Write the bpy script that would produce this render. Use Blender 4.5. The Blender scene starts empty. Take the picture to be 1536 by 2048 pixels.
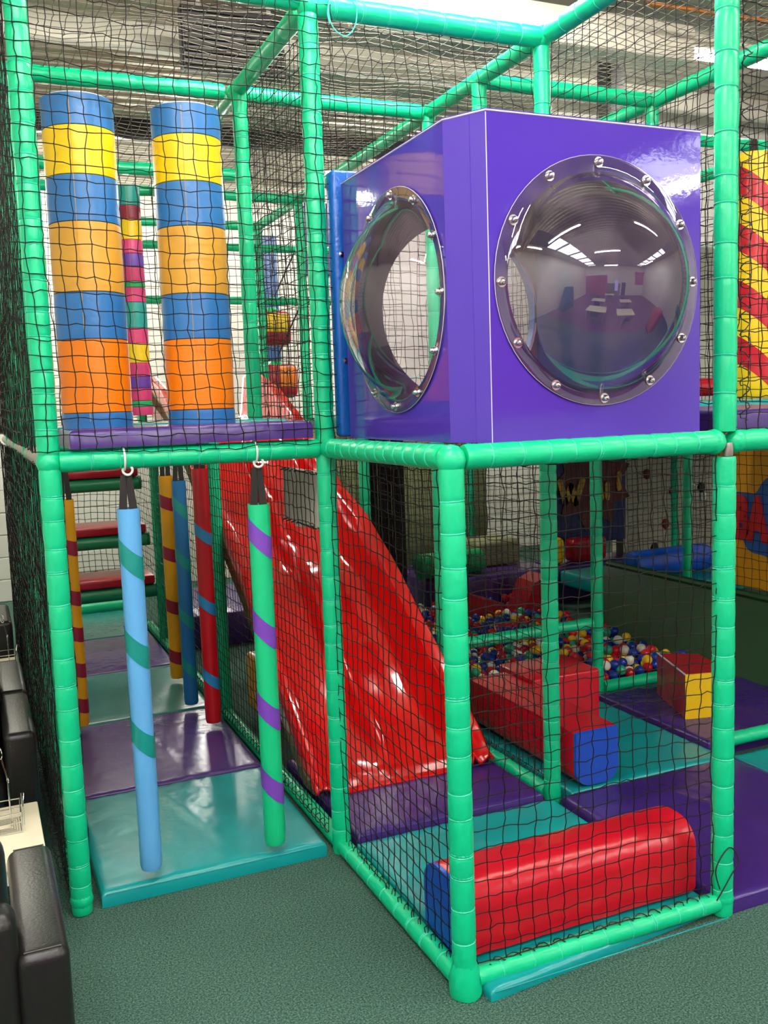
import bpy, bmesh, math, random
import numpy as np
from mathutils import Vector, Matrix
random.seed(7); RNG = np.random.default_rng(7)
PI = math.pi
SC = bpy.context.scene
COL = SC.collection
# ------------------------------------------------------------------ camera
W, D, HT, H1 = 0.7717, 0.7944, 2.4905, 1.25
cam = bpy.data.cameras.new('camera'); camo = bpy.data.objects.new('camera', cam); COL.objects.link(camo)
cam.sensor_fit = 'VERTICAL'; cam.sensor_height = 36.0; cam.lens = 1887.72 / 2048 * 36.0
cam.clip_start = 0.02; cam.clip_end = 60
_f = Vector((0.39512722, 0.91164839, -0.11301188)); _r = Vector((0.91540131, -0.40104872, -0.03464631)); _u = Vector((0.07690852, 0.08976152, 0.9929894))
camo.matrix_world = Matrix(((_r.x, _u.x, -_f.x, -0.95591), (_r.y, _u.y, -_f.y, -1.82827), (_r.z, _u.z, -_f.z, 1.37054), (0, 0, 0, 1)))
SC.camera = camo
# ------------------------------------------------------------------ world, exposure
wd = bpy.data.worlds.new('world'); SC.world = wd; wd.use_nodes = True
wd.node_tree.nodes['Background'].inputs[0].default_value = (0.9, 0.95, 1, 1)
wd.node_tree.nodes['Background'].inputs[1].default_value = 0.15
SC.view_settings.view_transform = 'Standard'; SC.view_settings.look = 'None'
SC.view_settings.exposure = 0.55; SC.view_settings.gamma = 1.0; SC.view_settings.use_curve_mapping = False
SKY_L, TUBE_L = 8.0, 110.0
CEIL = 3.15

# ------------------------------------------------------------------ materials
def lin(h):
    h = h.lstrip('#'); c = [int(h[i:i+2], 16) / 255 for i in (0, 2, 4)]
    return tuple(((x + 0.055) / 1.055) ** 2.4 if x > 0.04045 else x / 12.92 for x in c) + (1,)
MATS = {}
def base_mat(name):
    m = bpy.data.materials.new(name); m.use_nodes = True; MATS[name] = m
    nt = m.node_tree; return m, nt, nt.nodes['Principled BSDF']
def material(name, color, rough=0.4, bump=None, var=0.0, vscale=6.0, coat=0.0, metal=0.0, spec=0.5, dirt=None):
    """bump = (scale, strength, distance); var = brightness variation; dirt = (colour, scale, amount)"""
    m, nt, b = base_mat(name); N, Lk = nt.nodes, nt.links
    c = lin(color) if isinstance(color, str) else color
    b.inputs['Base Color'].default_value = c; b.inputs['Roughness'].default_value = rough
    b.inputs['Metallic'].default_value = metal; b.inputs['Specular IOR Level'].default_value = spec
    b.inputs['Coat Weight'].default_value = coat; b.inputs['Coat Roughness'].default_value = 0.08
    tc = N.new('ShaderNodeTexCoord')
    if var or dirt:
        n = N.new('ShaderNodeTexNoise'); n.inputs['Scale'].default_value = vscale; n.inputs['Detail'].default_value = 4
        Lk.new(tc.outputs['Object'], n.inputs['Vector'])
        mx = N.new('ShaderNodeMix'); mx.data_type = 'RGBA'
        mx.inputs['A'].default_value = tuple(x * (1 - var) for x in c[:3]) + (1,)
        mx.inputs['B'].default_value = tuple(min(1, x * (1 + var)) for x in c[:3]) + (1,)
        Lk.new(n.outputs['Fac'], mx.inputs['Factor']); out = mx.outputs['Result']
        if dirt:
            n2 = N.new('ShaderNodeTexNoise'); n2.inputs['Scale'].default_value = dirt[1]; n2.inputs['Detail'].default_value = 6
            Lk.new(tc.outputs['Object'], n2.inputs['Vector'])
            r = N.new('ShaderNodeMapRange'); r.inputs['From Min'].default_value = 0.52; r.inputs['From Max'].default_value = 0.75; r.inputs['To Max'].default_value = dirt[2]
            Lk.new(n2.outputs['Fac'], r.inputs['Value'])
            m2 = N.new('ShaderNodeMix'); m2.data_type = 'RGBA'; m2.inputs['B'].default_value = lin(dirt[0])
            Lk.new(out, m2.inputs['A']); Lk.new(r.outputs['Result'], m2.inputs['Factor']); out = m2.outputs['Result']
        Lk.new(out, b.inputs['Base Color'])
    if bump:
        n = N.new('ShaderNodeTexNoise'); n.inputs['Scale'].default_value = bump[0]; n.inputs['Detail'].default_value = 3
        Lk.new(tc.outputs['Object'], n.inputs['Vector'])
        bp = N.new('ShaderNodeBump'); bp.inputs['Strength'].default_value = bump[1]; bp.inputs['Distance'].default_value = bump[2]
        Lk.new(n.outputs['Fac'], bp.inputs['Height']); Lk.new(bp.outputs['Normal'], b.inputs['Normal'])
    return m
def vinyl(name, color, rough=0.33, **k):
    k.setdefault('bump', (14, 0.35, 0.012)); k.setdefault('var', 0.06)
    return material(name, color, rough, **k)
vinyl('green', '#05c68a', 0.34, bump=(22, 0.3, 0.01)); vinyl('green_shaded', '#0b8456', 0.4)  # darker green for the step bars, with their shade put into the colour
vinyl('cord_green', '#38c9a5', 0.5); material('cord_black', '#1a1815', 0.6)
material('net', '#16120f', 0.6, spec=.25, var=0.2, vscale=3); material('net_lit', '#6e675d', 0.6, var=0.2, vscale=3)  # second, paler net: light on the roof nets put into the colour
vinyl('teal', '#0c9696', 0.27, bump=(9, 0.28, 0.018), dirt=('#4f8078', 2.2, 0.10)); vinyl('purple_mat', '#3e2272', 0.27, bump=(7, 0.45, 0.02), dirt=('#6a5668', 2.0, 0.12))
vinyl('purple_old', '#482c70', 0.27, bump=(9, 0.28, 0.018), dirt=('#6a5872', 2.0, 0.2)); vinyl('teal_old', '#20746e', 0.27, bump=(9, 0.28, 0.018), dirt=('#5c7870', 2.0, 0.25))
vinyl('red_vinyl', '#cc1428', 0.25, bump=(9, 0.4, 0.015)); vinyl('red_dark', '#a81224', 0.3); vinyl('blue_vinyl', '#1450c0', 0.3); vinyl('yellow_vinyl', '#f2c414', 0.33)
vinyl('col_blue', '#2f73b4', 0.34); vinyl('col_yellow', '#f8cc0a', 0.36); vinyl('col_tan', '#dda238', 0.4, dirt=('#a87428', 9, 0.35)); vinyl('col_orange', '#f68200', 0.36, dirt=('#e07a10', 9, 0.25))
vinyl('pink', '#d93a78', 0.4); vinyl('violet', '#6a38a4', 0.4); vinyl('col_teal', '#159a90', 0.4); vinyl('col_maroon', '#8e1838', 0.4); vinyl('col_green', '#16a860', 0.4)
vinyl('sky_blue', '#62aee8', 0.45, bump=(60, 0.3, 0.004)); vinyl('band_teal', '#128e86', 0.35); vinyl('pil_green', '#14c886', 0.4); vinyl('band_violet', '#7a44b8', 0.4)
vinyl('pil_yellow', '#dc9c10', 0.4); vinyl('pil_blue', '#1e70a8', 0.4); vinyl('pil_red', '#c81420', 0.35); vinyl('band_blue', '#2b8cc4', 0.4); vinyl('band_maroon', '#8a1530', 0.4)
material('slide_red', '#d40f0e', 0.12, bump=(4, 0.10, 0.02), var=0.04, coat=0.4)
material('purple_paint', '#4b31a6', 0.06, bump=(70, 0.04, 0.003), var=0.03)
material('edge_white', '#c9c2d8', 0.35)
material('blue_plastic', '#0b53a8', 0.3, bump=(90, 0.5, 0.004), var=0.1)
material('chrome', '#d8d8d4', 0.18, metal=1.0); material('steel_dull', '#a8a49c', 0.4, metal=1.0)
material('black_strap', '#241f1d', 0.75, bump=(120, 0.3, 0.002)); material('white_plastic', '#e6e8e4', 0.4); material('grey_sleeve', '#a9a79a', 0.6, dirt=('#5c564c', 8, 0.8))
material('leather', '#191716', 0.34, bump=(160, 0.35, 0.002), var=0.1); material('stitch', '#4a4541', 0.6)
material('laminate', '#f0e2c4', 0.35, var=0.03); material('table_edge', '#e2d8c6', 0.5)
material('wall_white', '#e8e6dd', 0.55, var=0.04, vscale=2, dirt=('#a6a296', 1.2, 0.35)); material('wall_grey', '#b3b09c', 0.7, var=0.1); material('wall_olive', '#8e9368', 0.7, var=0.1)
material('ceiling_sheet', '#bdb6a6', 0.38, bump=(30, 0.3, 0.01), var=0.25, vscale=1.5, metal=0.35); material('cream_paint', '#dcd6c6', 0.5); material('dark_metal', '#1c1a1c', 0.5); material('copper', '#c0763c', 0.35, metal=0.8)
material('ramp_green', '#0a4416', 0.5, var=0.1); material('panel_yellow', '#f0a80e', 0.45, var=0.05); material('panel_blue', '#2a62b4', 0.45); material('panel_red', '#d01a1e', 0.45)
material('navy', '#10205c', 0.5); material('maroon_paint', '#5a0f14', 0.5); material('gold_paint', '#c79a22', 0.5); material('blue_panel', '#22508a', 0.4)
material('patch_grey', '#b4ada0', 0.7, var=.1)
material('rock_hold', '#8a2a20', 0.6); material('rock_hold_dark', '#1b1716', 0.6); material('curtain', '#2a2420', 0.8, var=0.2)
material('pink_wall', '#b83a78', 0.6); material('green_wall', '#5b7a3c', 0.6)
for nm, c in (('ball_red', '#d01826'), ('ball_blue', '#12349a'), ('ball_yellow', '#f0c020'), ('ball_white', '#e4e2d2'), ('ball_green', '#2aa87c')): material(nm, c, 0.22)
def carpet():
    m, nt, b = base_mat('carpet'); N, Lk = nt.nodes, nt.links
    tc = N.new('ShaderNodeTexCoord'); n = N.new('ShaderNodeTexNoise'); n.inputs['Scale'].default_value = 210; n.inputs['Detail'].default_value = 5; n.inputs['Roughness'].default_value = 0.85
    n2 = N.new('ShaderNodeTexNoise'); n2.inputs['Scale'].default_value = 1.6; n2.inputs['Detail'].default_value = 5
    r = N.new('ShaderNodeValToRGB'); e = r.color_ramp.elements
    e[0].position = 0.40; e[0].color = lin('#263f37'); e[1].position = 0.62; e[1].color = lin('#7c9a8c')
    x = e.new(0.5); x.color = lin('#486b5e')
    Lk.new(tc.outputs['Object'], n.inputs['Vector']); Lk.new(tc.outputs['Object'], n2.inputs['Vector']); Lk.new(n.outputs['Fac'], r.inputs['Fac'])
    mx = N.new('ShaderNodeMix'); mx.data_type = 'RGBA'; mx.blend_type = 'MULTIPLY'; mx.inputs['Factor'].default_value = 0.35
    r2 = N.new('ShaderNodeValToRGB'); r2.color_ramp.elements[0].position = 0.3; r2.color_ramp.elements[0].color = (0.45, 0.5, 0.5, 1); r2.color_ramp.elements[1].position = 0.65
    Lk.new(n2.outputs['Fac'], r2.inputs['Fac']); Lk.new(r.outputs['Color'], mx.inputs['A']); Lk.new(r2.outputs['Color'], mx.inputs['B'])
    Lk.new(mx.outputs['Result'], b.inputs['Base Color']); b.inputs['Roughness'].default_value = 0.95; b.inputs['Specular IOR Level'].default_value = 0.1
    bp = N.new('ShaderNodeBump'); bp.inputs['Strength'].default_value = 0.7; bp.inputs['Distance'].default_value = 0.004
    Lk.new(n.outputs['Fac'], bp.inputs['Height']); Lk.new(bp.outputs['Normal'], b.inputs['Normal'])
carpet()
material('plum_panel', '#8c3a86', 0.5, var=.05)
material('plum_carpet', '#6a2c5c', 0.9, var=.2, vscale=60)
def clear_plastic():
    m, nt, b = base_mat('clear_dome'); N, Lk = nt.nodes, nt.links
    N.remove(b); o = N['Material Output']
    tr = N.new('ShaderNodeBsdfTransparent'); tr.inputs['Color'].default_value = (0.88, 0.8, 0.9, 1)
    gl = N.new('ShaderNodeBsdfGlossy'); gl.inputs['Roughness'].default_value = 0.02; gl.inputs['Color'].default_value = (1, 1, 1, 1)
    fr = N.new('ShaderNodeFresnel'); fr.inputs['IOR'].default_value = 1.95
    mx = N.new('ShaderNodeMixShader'); Lk.new(fr.outputs['Fac'], mx.inputs['Fac']); Lk.new(tr.outputs[0], mx.inputs[1]); Lk.new(gl.outputs[0], mx.inputs[2])
    # scuffs and dust, their mauve base also standing in for light inside the box
    tc = N.new('ShaderNodeTexCoord'); ns = N.new('ShaderNodeTexNoise'); ns.inputs['Scale'].default_value = 9; ns.inputs['Detail'].default_value = 8
    Lk.new(tc.outputs['Object'], ns.inputs['Vector'])
    mr = N.new('ShaderNodeMapRange'); mr.inputs['From Min'].default_value = 0.45; mr.inputs['From Max'].default_value = 0.8; mr.inputs['To Min'].default_value = 0.035; mr.inputs['To Max'].default_value = 0.14
    Lk.new(ns.outputs['Fac'], mr.inputs['Value'])
    df = N.new('ShaderNodeBsdfDiffuse'); df.inputs['Color'].default_value = (0.6, 0.46, 0.56, 1)
    m2 = N.new('ShaderNodeMixShader'); Lk.new(mr.outputs['Result'], m2.inputs['Fac']); Lk.new(mx.outputs[0], m2.inputs[1]); Lk.new(df.outputs[0], m2.inputs[2])
    Lk.new(m2.outputs[0], o.inputs['Surface'])
clear_plastic()
def emit(name, color, strength):
    m, nt, b = base_mat(name); b.inputs['Base Color'].default_value = (0.8, 0.8, 0.8, 1)
    b.inputs['Emission Color'].default_value = color; b.inputs['Emission Strength'].default_value = strength
emit('lamp_tube', (1.0, 0.96, 0.88, 1), TUBE_L); emit('skylight', (0.95, 0.98, 1.0, 1), SKY_L); emit('assumed_daylight', (1.0, 0.97, 0.9, 1), 24.0); emit('screen', (0.15, 0.1, 0.9, 1), 1.5)  # the back-wall glow belongs to an assumed, unseen window

# ------------------------------------------------------------------ mesh helpers
ORG = {}
class MB:
    def __init__(self): self.v = []; self.f = []
    def add(self, vs, fs):
        o = len(self.v); self.v += [tuple(p) for p in vs]; self.f += [tuple(i + o for i in q) for q in fs]; return self
    def tube(self, pts, rad, n=12, cap=True, ref=None):
        pts = [Vector(p) for p in pts]; m = len(pts)
        rad = [rad] * m if isinstance(rad, (int, float)) else rad
        t = [(pts[min(i + 1, m - 1)] - pts[max(i - 1, 0)]).normalized() for i in range(m)]
        a = Vector((0, 0, 1)) if abs(t[0].z) < 0.9 else Vector((1, 0, 0))
        a = ref or a; u = (a - t[0] * a.dot(t[0])).normalized(); vs = []; fs = []
        for i in range(m):
            u = (u - t[i] * u.dot(t[i])).normalized(); w = t[i].cross(u)
            for k in range(n):
                an = 2 * PI * k / n; vs.append(pts[i] + (u * math.cos(an) + w * math.sin(an)) * rad[i])
        for i in range(m - 1):
            for k in range(n):
                fs.append((i * n + k, i * n + (k + 1) % n, (i + 1) * n + (k + 1) % n, (i + 1) * n + k))
        if cap: fs += [tuple(range(n))[::-1], tuple(range((m - 1) * n, m * n))]
        return self.add(vs, fs)
    def ring(self, c, axis, R, r, n=24, k=6):
        axis = Vector(axis).normalized(); a = Vector((0, 0, 1)) if abs(axis.z) < 0.9 else Vector((1, 0, 0))
        u = axis.cross(a).normalized(); w = axis.cross(u); c = Vector(c); vs = []; fs = []
        for i in range(n):
            an = 2 * PI * i / n; d = u * math.cos(an) + w * math.sin(an)
            for j in range(k):
                b = 2 * PI * j / k; vs.append(c + d * (R + r * math.cos(b)) + axis * r * math.sin(b))
        for i in range(n):
            for j in range(k):
                fs.append((i * k + j, ((i + 1) % n) * k + j, ((i + 1) % n) * k + (j + 1) % k, i * k + (j + 1) % k))
        return self.add(vs, fs)
    def lathe(self, prof, n=32, c=(0, 0, 0), axis='z', cap=False):
        vs = []; fs = []; m = len(prof)
        for r, z in prof:
            for k in range(n):
                a = 2 * PI * k / n; x, y = r * math.cos(a), r * math.sin(a)
                p = (x, y, z) if axis == 'z' else ((x, -z, y) if axis == '-y' else (-z, -x, y))
                vs.append((p[0] + c[0], p[1] + c[1], p[2] + c[2]))
        for i in range(m - 1):
            for k in range(n): fs.append((i * n + k, i * n + (k + 1) % n, (i + 1) * n + (k + 1) % n, (i + 1) * n + k))
        if cap: fs += [tuple(range(n))[::-1], tuple(range((m - 1) * n, m * n))]
        return self.add(vs, fs)
    def rbox(self, x0, x1, y0, y1, z0, z1, r=0.01, seg=3, rot=0.0, cuts=0):
        bm = bmesh.new(); bmesh.ops.create_cube(bm, size=1)
        c = Vector(((x0 + x1) / 2, (y0 + y1) / 2, (z0 + z1) / 2)); s = (x1 - x0, y1 - y0, z1 - z0)
        for v in bm.verts: v.co = Vector((v.co.x * s[0], v.co.y * s[1], v.co.z * s[2]))
        if r > 0: bmesh.ops.bevel(bm, geom=bm.edges[:], offset=min(r, min(s) * 0.49), segments=seg, profile=0.5, affect='EDGES')
        R = Matrix.Rotation(rot, 3, 'Z'); bm.verts.ensure_lookup_table()
        vs = [R @ v.co + c for v in bm.verts]; fs = [tuple(v.index for v in f.verts) for f in bm.faces]; bm.free()
        return self.add(vs, fs)
    def prism(self, poly, fn0, fn1):
        """poly: 2D outline; fn0/fn1 map (a,b) to the two 3D faces"""
        n = len(poly); vs = [fn0(a, b) for a, b in poly] + [fn1(a, b) for a, b in poly]
        fs = [tuple(range(n))[::-1], tuple(range(n, 2 * n))] + [(i, (i + 1) % n, n + (i + 1) % n, n + i) for i in range(n)]
        return self.add(vs, fs)
    def mesh(self, name, mat, org=(0, 0, 0), smooth=35):
        me = bpy.data.meshes.new(name); o = Vector(org)
        me.from_pydata([Vector(p) - o for p in self.v], [], self.f); me.materials.append(MATS[mat])
        if smooth:
            for p in me.polygons: p.use_smooth = True
            me.set_sharp_from_angle(angle=math.radians(smooth))
        me.update(); return me
    def build(self, name, mat, parent=None, org=None, smooth=35):
        """verts in world coordinates; the object sits at org, or hangs from parent"""
        if parent is not None: org = ORG[parent.name]
        if org is None:
            a = np.array(self.v); org = ((a[:, 0].min() + a[:, 0].max()) / 2, (a[:, 1].min() + a[:, 1].max()) / 2, a[:, 2].min())
        o = bpy.data.objects.new(name, self.mesh(name, mat, org, smooth)); COL.objects.link(o)
        if parent is not None: o.parent = parent
        else: o.location = org
        ORG[o.name] = tuple(org); return o
def tag(o, label, cat, group=None, kind=None):
    if label: o['label'] = label
    if cat: o['category'] = cat
    if group: o['group'] = group
    if kind: o['kind'] = kind
    return o
def thing(name, loc, label, cat, group=None):
    o = bpy.data.objects.new(name, None); COL.objects.link(o); o.location = loc; o.empty_display_size = 0.05
    ORG[o.name] = tuple(loc); return tag(o, label, cat, group)
def struct(o): o['kind'] = 'structure'; return o
def copy_thing(root, loc, label=None, group=None):
    r = root.copy(); COL.objects.link(r); r.location = loc; ORG[r.name] = tuple(loc)
    if label: r['label'] = label
    if group: r['group'] = group
    for ch in list(root.children):
        c = ch.copy(); COL.objects.link(c); c.parent = r
        for g in list(ch.children):
            d = g.copy(); COL.objects.link(d); d.parent = c
    return r
def text_mesh(txt, size, extrude, bold=0.0):
    cu = bpy.data.curves.new('t', 'FONT'); cu.body = txt; cu.size = size; cu.extrude = extrude; cu.offset = bold; cu.resolution_u = 3
    o = bpy.data.objects.new('t', cu); COL.objects.link(o); bpy.context.view_layer.update()
    me = bpy.data.meshes.new_from_object(o.evaluated_get(bpy.context.evaluated_depsgraph_get()))
    vs = [v.co.copy() for v in me.vertices]; fs = [tuple(p.vertices) for p in me.polygons]
    bpy.data.objects.remove(o); bpy.data.meshes.remove(me); return vs, fs

# ------------------------------------------------------------------ room shell
XL, XR, YN, YB = -2.4, 5.4, -7.0, 5.7
b = MB(); b.rbox(XL - .1, XR + .1, YN - .1, YB + .1, -0.12, 0, 0); struct(b.build('floor', 'carpet', org=(0, 0, 0)))
struct(MB().rbox(XL, XR, YN, -1.5, 0.0005, .006, 0).build('floor_dining', 'plum_carpet'))
# corrugated roof lining with openings for the two skylight strips over the dining side
SKY = [(-1.75, -0.95, -6.2, -1.2), (3.85, 4.65, -6.2, -1.6)]
b = MB(); pitch, npp = 0.11, 6; ys = np.arange(YN - .1, YB + .1, pitch / npp)
for i in range(len(ys) - 1):
    y0, y1 = ys[i], ys[i + 1]; z0 = CEIL + 0.014 * math.sin(2 * PI * y0 / pitch); z1 = CEIL + 0.014 * math.sin(2 * PI * y1 / pitch)
    xs = [(XL - .1, XR + .1)] if not (-6.2 < (y0 + y1) / 2 < -0.3) else [(XL - .1, -1.75), (-0.95, 3.85), (4.65, XR + .1)]
    for a, c in xs: b.add([(a, y0, z0), (c, y0, z0), (c, y1, z1), (a, y1, z1)], [(0, 3, 2, 1)])
ceil = struct(b.build('ceiling', 'ceiling_sheet', org=(0, 0, CEIL), smooth=60))
for i in range(5):
    b = MB(); y = -0.5 + i * 1.45 + 0.35
    b.rbox(XL, XR, y - .03, y + .03, CEIL - 0.13, CEIL - 0.015, 0.004, 1); b.build('purlin', 'dark_metal' if i % 2 else 'cream_paint', ceil)
for i, (a, c, y0, y1) in enumerate(SKY):
    t = thing('skylight', ((a + c) / 2, (y0 + y1) / 2, CEIL + .02), ['long translucent roof skylight over the dining side, reflected at left in the big dome', 'long translucent roof skylight over the dining side, reflected at right in the big dome'][i], 'skylight')
    b = MB(); b.rbox(a, c, y0, y1, CEIL + .03, CEIL + .04, 0); b.build('pane', 'skylight', t)
    for k in range(5):
        y = y0 + (y1 - y0) * (k + .5) / 5; b = MB(); b.rbox(a, c, y - .025, y + .025, CEIL - .04, CEIL + .025, 0); b.build('rafter', 'dark_metal', t)
# back wall of wide white boards; each board its own piece
wb = MB(); wb.rbox(XL, XR, YB + .012, YB + .12, 0, CEIL + .05, 0); wb = struct(wb.build('wall_back', 'wall_white'))
pm = {}
for k in range(19):
    z = k * 0.167
    if z + .16 > CEIL: break
    b = MB(); b.rbox(XL, XR, YB - .006, YB + .014, z + .003, z + .164, 0.004, 1); b.build('board', 'wall_white', wb)
for nm, x, m_ in (('wall_left', XL, 'wall_white'), ('wall_right', XR, 'wall_white')):
    b = MB(); s = -1 if x < 0 else 1
    b.rbox(min(x, x + s * .1), max(x, x + s * .1), YN, YB + .1, 0, CEIL + .05, 0); struct(b.build(nm, m_))
b = MB(); b.rbox(XL, XR, YN - .1, YN, 0, CEIL + .05, 0); wf = struct(b.build('wall_front', 'wall_white'))
for nm, x0, x1, z0, z1, m_ in (('painted_panel', XL, 0.2, 0, 2.2, 'pink_wall'), ('painted_panel', 0.2, 1.8, 0, 1.3, 'green_wall'), ('painted_panel', 3.9, XR, 1.2, 2.6, 'pink_wall'), ('door_leaf', 1.95, 2.5, 0, 1.4, 'navy')):
    b = MB(); b.rbox(x0, x1, YN, YN + .02, z0, z1, 0.003, 1); b.build(nm, m_, wf)
tag(MB().rbox(1.1, 1.5, YN + .02, YN + .12, .5, 1.6, .02, 2).build('arcade_screen', 'screen'), 'tall lit blue screen on the far dining wall, mirrored in the big dome', 'screen')

# ---- fittings under the roof
def batten(x, y, z, axis, L, label):
    t = thing('fluorescent_light', (x, y, z), label, 'ceiling light')
    dx, dy = (L / 2, .045) if axis == 'x' else (.045, L / 2)
    MB().rbox(x - dx, x + dx, y - dy, y + dy, z, z + .05, .008, 2).build('housing', 'cream_paint', t)
    p = (x - dx + .03, y, z - .018), (x + dx - .03, y, z - .018)
    if axis == 'y': p = (x, y - dy + .03, z - .018), (x, y + dy - .03, z - .018)
    MB().tube(p, .019, 10).build('tube', 'lamp_tube', t)
    for e in p: MB().rbox(e[0] - .02, e[0] + .02, e[1] - .02, e[1] + .02, z - .035, z + .003, .003, 1).build('end_cap', 'white_plastic', t)
    for s in (-.3, .3):
        MB().tube([(x + s * L if axis == 'x' else x, y + (s * L if axis == 'y' else 0), z + .04), (x + s * L if axis == 'x' else x, y + (s * L if axis == 'y' else 0), CEIL)], .006, 6).build('hanger_rod', 'steel_dull', t)
batten(2.43, 1.78, 2.95, 'x', 0.75, 'lit fluorescent batten hanging at upper right above the play frame')
batten(-0.35, 4.55, 2.93, 'x', 1.0, 'added fluorescent fill batten hidden behind the blue and yellow column')  # unseen lamp, put in to brighten the back wall
batten(-1.3, 4.9, 2.93, 'x', 1.2, 'added out-of-view fill batten near the back wall beyond the armchairs')  # out of view, added to lift the left end of the back wall
batten(1.9, 4.3, 2.93, 'x', 1.2, 'added fill batten hidden behind the purple box near the back wall')  # hidden lamp added as fill for the back area
batten(0.35, 0.45, 3.0, 'x', 1.3, 'added fill batten overhead in front of the play frame')  # out-of-frame lamp added for the upper deck and slide
batten(-1.7, -0.6, 3.0, 'y', 0.7, 'added side fill batten overhead left of the viewer, by the armchairs')  # unseen lamp added as fill from the left
batten(0.45, 1.22, 3.02, 'x', 1.2, 'added top-light batten overhead above the top rail and the slide')  # out of view, added for stronger light down on the slide
batten(-0.6, -0.9, 2.95, 'x', 1.2, 'added lit fluorescent batten overhead near the viewer, left one')  # lamp added to make up light on the front
batten(1.9, -0.9, 2.95, 'x', 1.2, 'added lit fluorescent batten overhead near the viewer, right one')  # its pair, likewise added for more front light
batten(0.4, -2.4, 2.8, 'x', 1.2, 'lit fluorescent batten reflected brightest in the big dome')
batten(0.6, -5.0, 2.8, 'x', 1.2, 'lit fluorescent batten reflected near the middle of the big dome')
batten(3.6, -3.4, 2.8, 'y', 1.2, 'lit fluorescent batten reflected at right in the big dome')
# assumed window in the back wall, unseen, added for sheen on the corridor mats
t = bpy.data.objects.new('assumed_window_1', None); COL.objects.link(t); t.location = (.7, YB - .03, 1.35); ORG[t.name] = (.7, YB - .03, 1.35); struct(t)
MB().rbox(.52, .90, YB - .03, YB - .02, 1.37, 2.12, 0).build('pane', 'assumed_daylight', t)
for x0, x1, z0, z1 in ((.50, .53, 1.35, 2.14), (.89, .92, 1.35, 2.14), (.53, .89, 1.35, 1.38), (.53, .89, 2.11, 2.14), (.53, .89, 1.74, 1.76)): MB().rbox(x0, x1, YB - .05, YB - .006, z0, z1, .003, 1).build('frame_bar', 'white_plastic', t)
tag(MB().rbox(0.55, 2.2, 1.70, 1.86, 2.87, 3.03, .02, 2).build('roof_duct', 'cream_paint'), 'cream boxed roof beam crossing behind the top green rail', 'beam')
t = thing('air_grille', (0.2, 2.3, 2.9), 'dark louvred air grille under the roof at upper left', 'vent')
MB().rbox(-0.02, 0.43, 2.28, 2.34, 2.80, 3.06, .006, 1).build('backing', 'dark_metal', t)
for xa in (.05, .36): MB().rbox(xa, xa + .02, 2.30, 2.32, 3.04, 3.17, 0).build('hanger_strap', 'steel_dull', t)
for k in range(9): MB().rbox(-0.01, 0.42, 2.262, 2.285, 2.815 + k * .027, 2.828 + k * .027, .002, 1).build('louvre', 'curtain', t)
tag(MB().rbox(1.98, 2.08, 2.05, 2.15, 2.45, 3.14, .01, 1).build('roof_stanchion', 'dark_metal'), 'dark steel roof stanchion behind the net at upper right', 'post')
b = MB(); b.tube([(1.72, 1.45, 2.99), (1.74, 1.46, 2.97), (2.9, 1.40, 2.96)], .011, 10); b.tube([(1.72, 1.45, 2.99), (1.72, 1.45, 3.14)], .011, 8)
tag(b.build('copper_pipe', 'copper'), 'thin copper pipe running under the roof at upper right', 'pipe')
tag(MB().rbox(2.3, 4.6, 3.0, 3.04, 2.3, 3.12, .01, 1).build('white_board', 'wall_white'), 'large white panel behind the nets at upper right', 'panel')

# ------------------------------------------------------------------ padded frame
def sleeve(b, A, Bp, r, pitch, seed, n=18, pinch=0.93, ends=(True, True)):
    """a foam sleeve from A to B, pinched where ties go round it; returns the tie stations"""
    rn = random.Random(seed); A, Bp = Vector(A), Vector(Bp); L = (Bp - A).length; d = (Bp - A) / L
    m = max(2, round(L / pitch)); st = [0] + [(i + rn.uniform(-.16, .16)) / m for i in range(1, m)] + [1]
    pts, rad = [], []
    for i in range(m):
        bul = rn.uniform(0.985, 1.03)
        for s, k in ((0, pinch), (.05, .972), (.16, 1.0), (.5, bul), (.84, 1.0), (.95, .972)):
            tt = st[i] + (st[i + 1] - st[i]) * s
            if (i == 0 and s == 0): k = .93 if ends[0] else 1
            pts.append(A + d * (L * tt)); rad.append(r * k)
    pts.append(Bp); rad.append(r * .93)
    s0 = len(b.v); b.tube(pts, rad, n)
    # crumpled creases by each tie
    for i in range(len(pts)):
        s = (i % 6)
        for k in range(n):
            if s in (1, 5, 2):
                v = Vector(b.v[s0 + i * n + k]); c = pts[i]; b.v[s0 + i * n + k] = tuple(c + (v - c) * (1 + rn.uniform(-.03, .025)))
    return [A + d * (L * t_) for t_ in st[1:-1]]
R0 = 0.0285
def padded(name, label, A, Bp, r=R0, pitch=0.072, mat='green', ties=True, cat=None, tie_mat='cord_green', caps=(), group=None, n=18):
    A, Bp = Vector(A), Vector(Bp); t = thing(name, tuple(A if A.z <= Bp.z else Bp), label, cat or ('post' if 'post' in name else 'beam'), group)
    b = MB(); st = sleeve(b, A, Bp, r, pitch, hash(label) % 1000 if False else sum(map(ord, label)), n); b.build('foam_sleeve', mat, t)
    if ties:
        d = (Bp - A).normalized(); rn = random.Random(len(label))
        for s in st:
            ax = (d + Vector((rn.uniform(-.06, .06), rn.uniform(-.06, .06), rn.uniform(-.06, .06)))).normalized()
            q = MB(); q.ring(s, ax, r * .92, .0022, 18, 5)
            if rn.random() < .3: q.ring(s + d * .006, ax, r * .93, .002, 18, 5)
            q.build('tie_cord', tie_mat, t)
    for c, k in caps: # gathered vinyl wrap round a joint
        q = MB(); q.lathe([(0.001, -k * 1.02), (k * .5, -k * .9), (k * .86, -k * .52), (k, 0), (k * .86, k * .52), (k * .5, k * .9), (0.001, k * 1.02)], 20, c); q.build('joint_wrap', mat, t)
    return t
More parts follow.
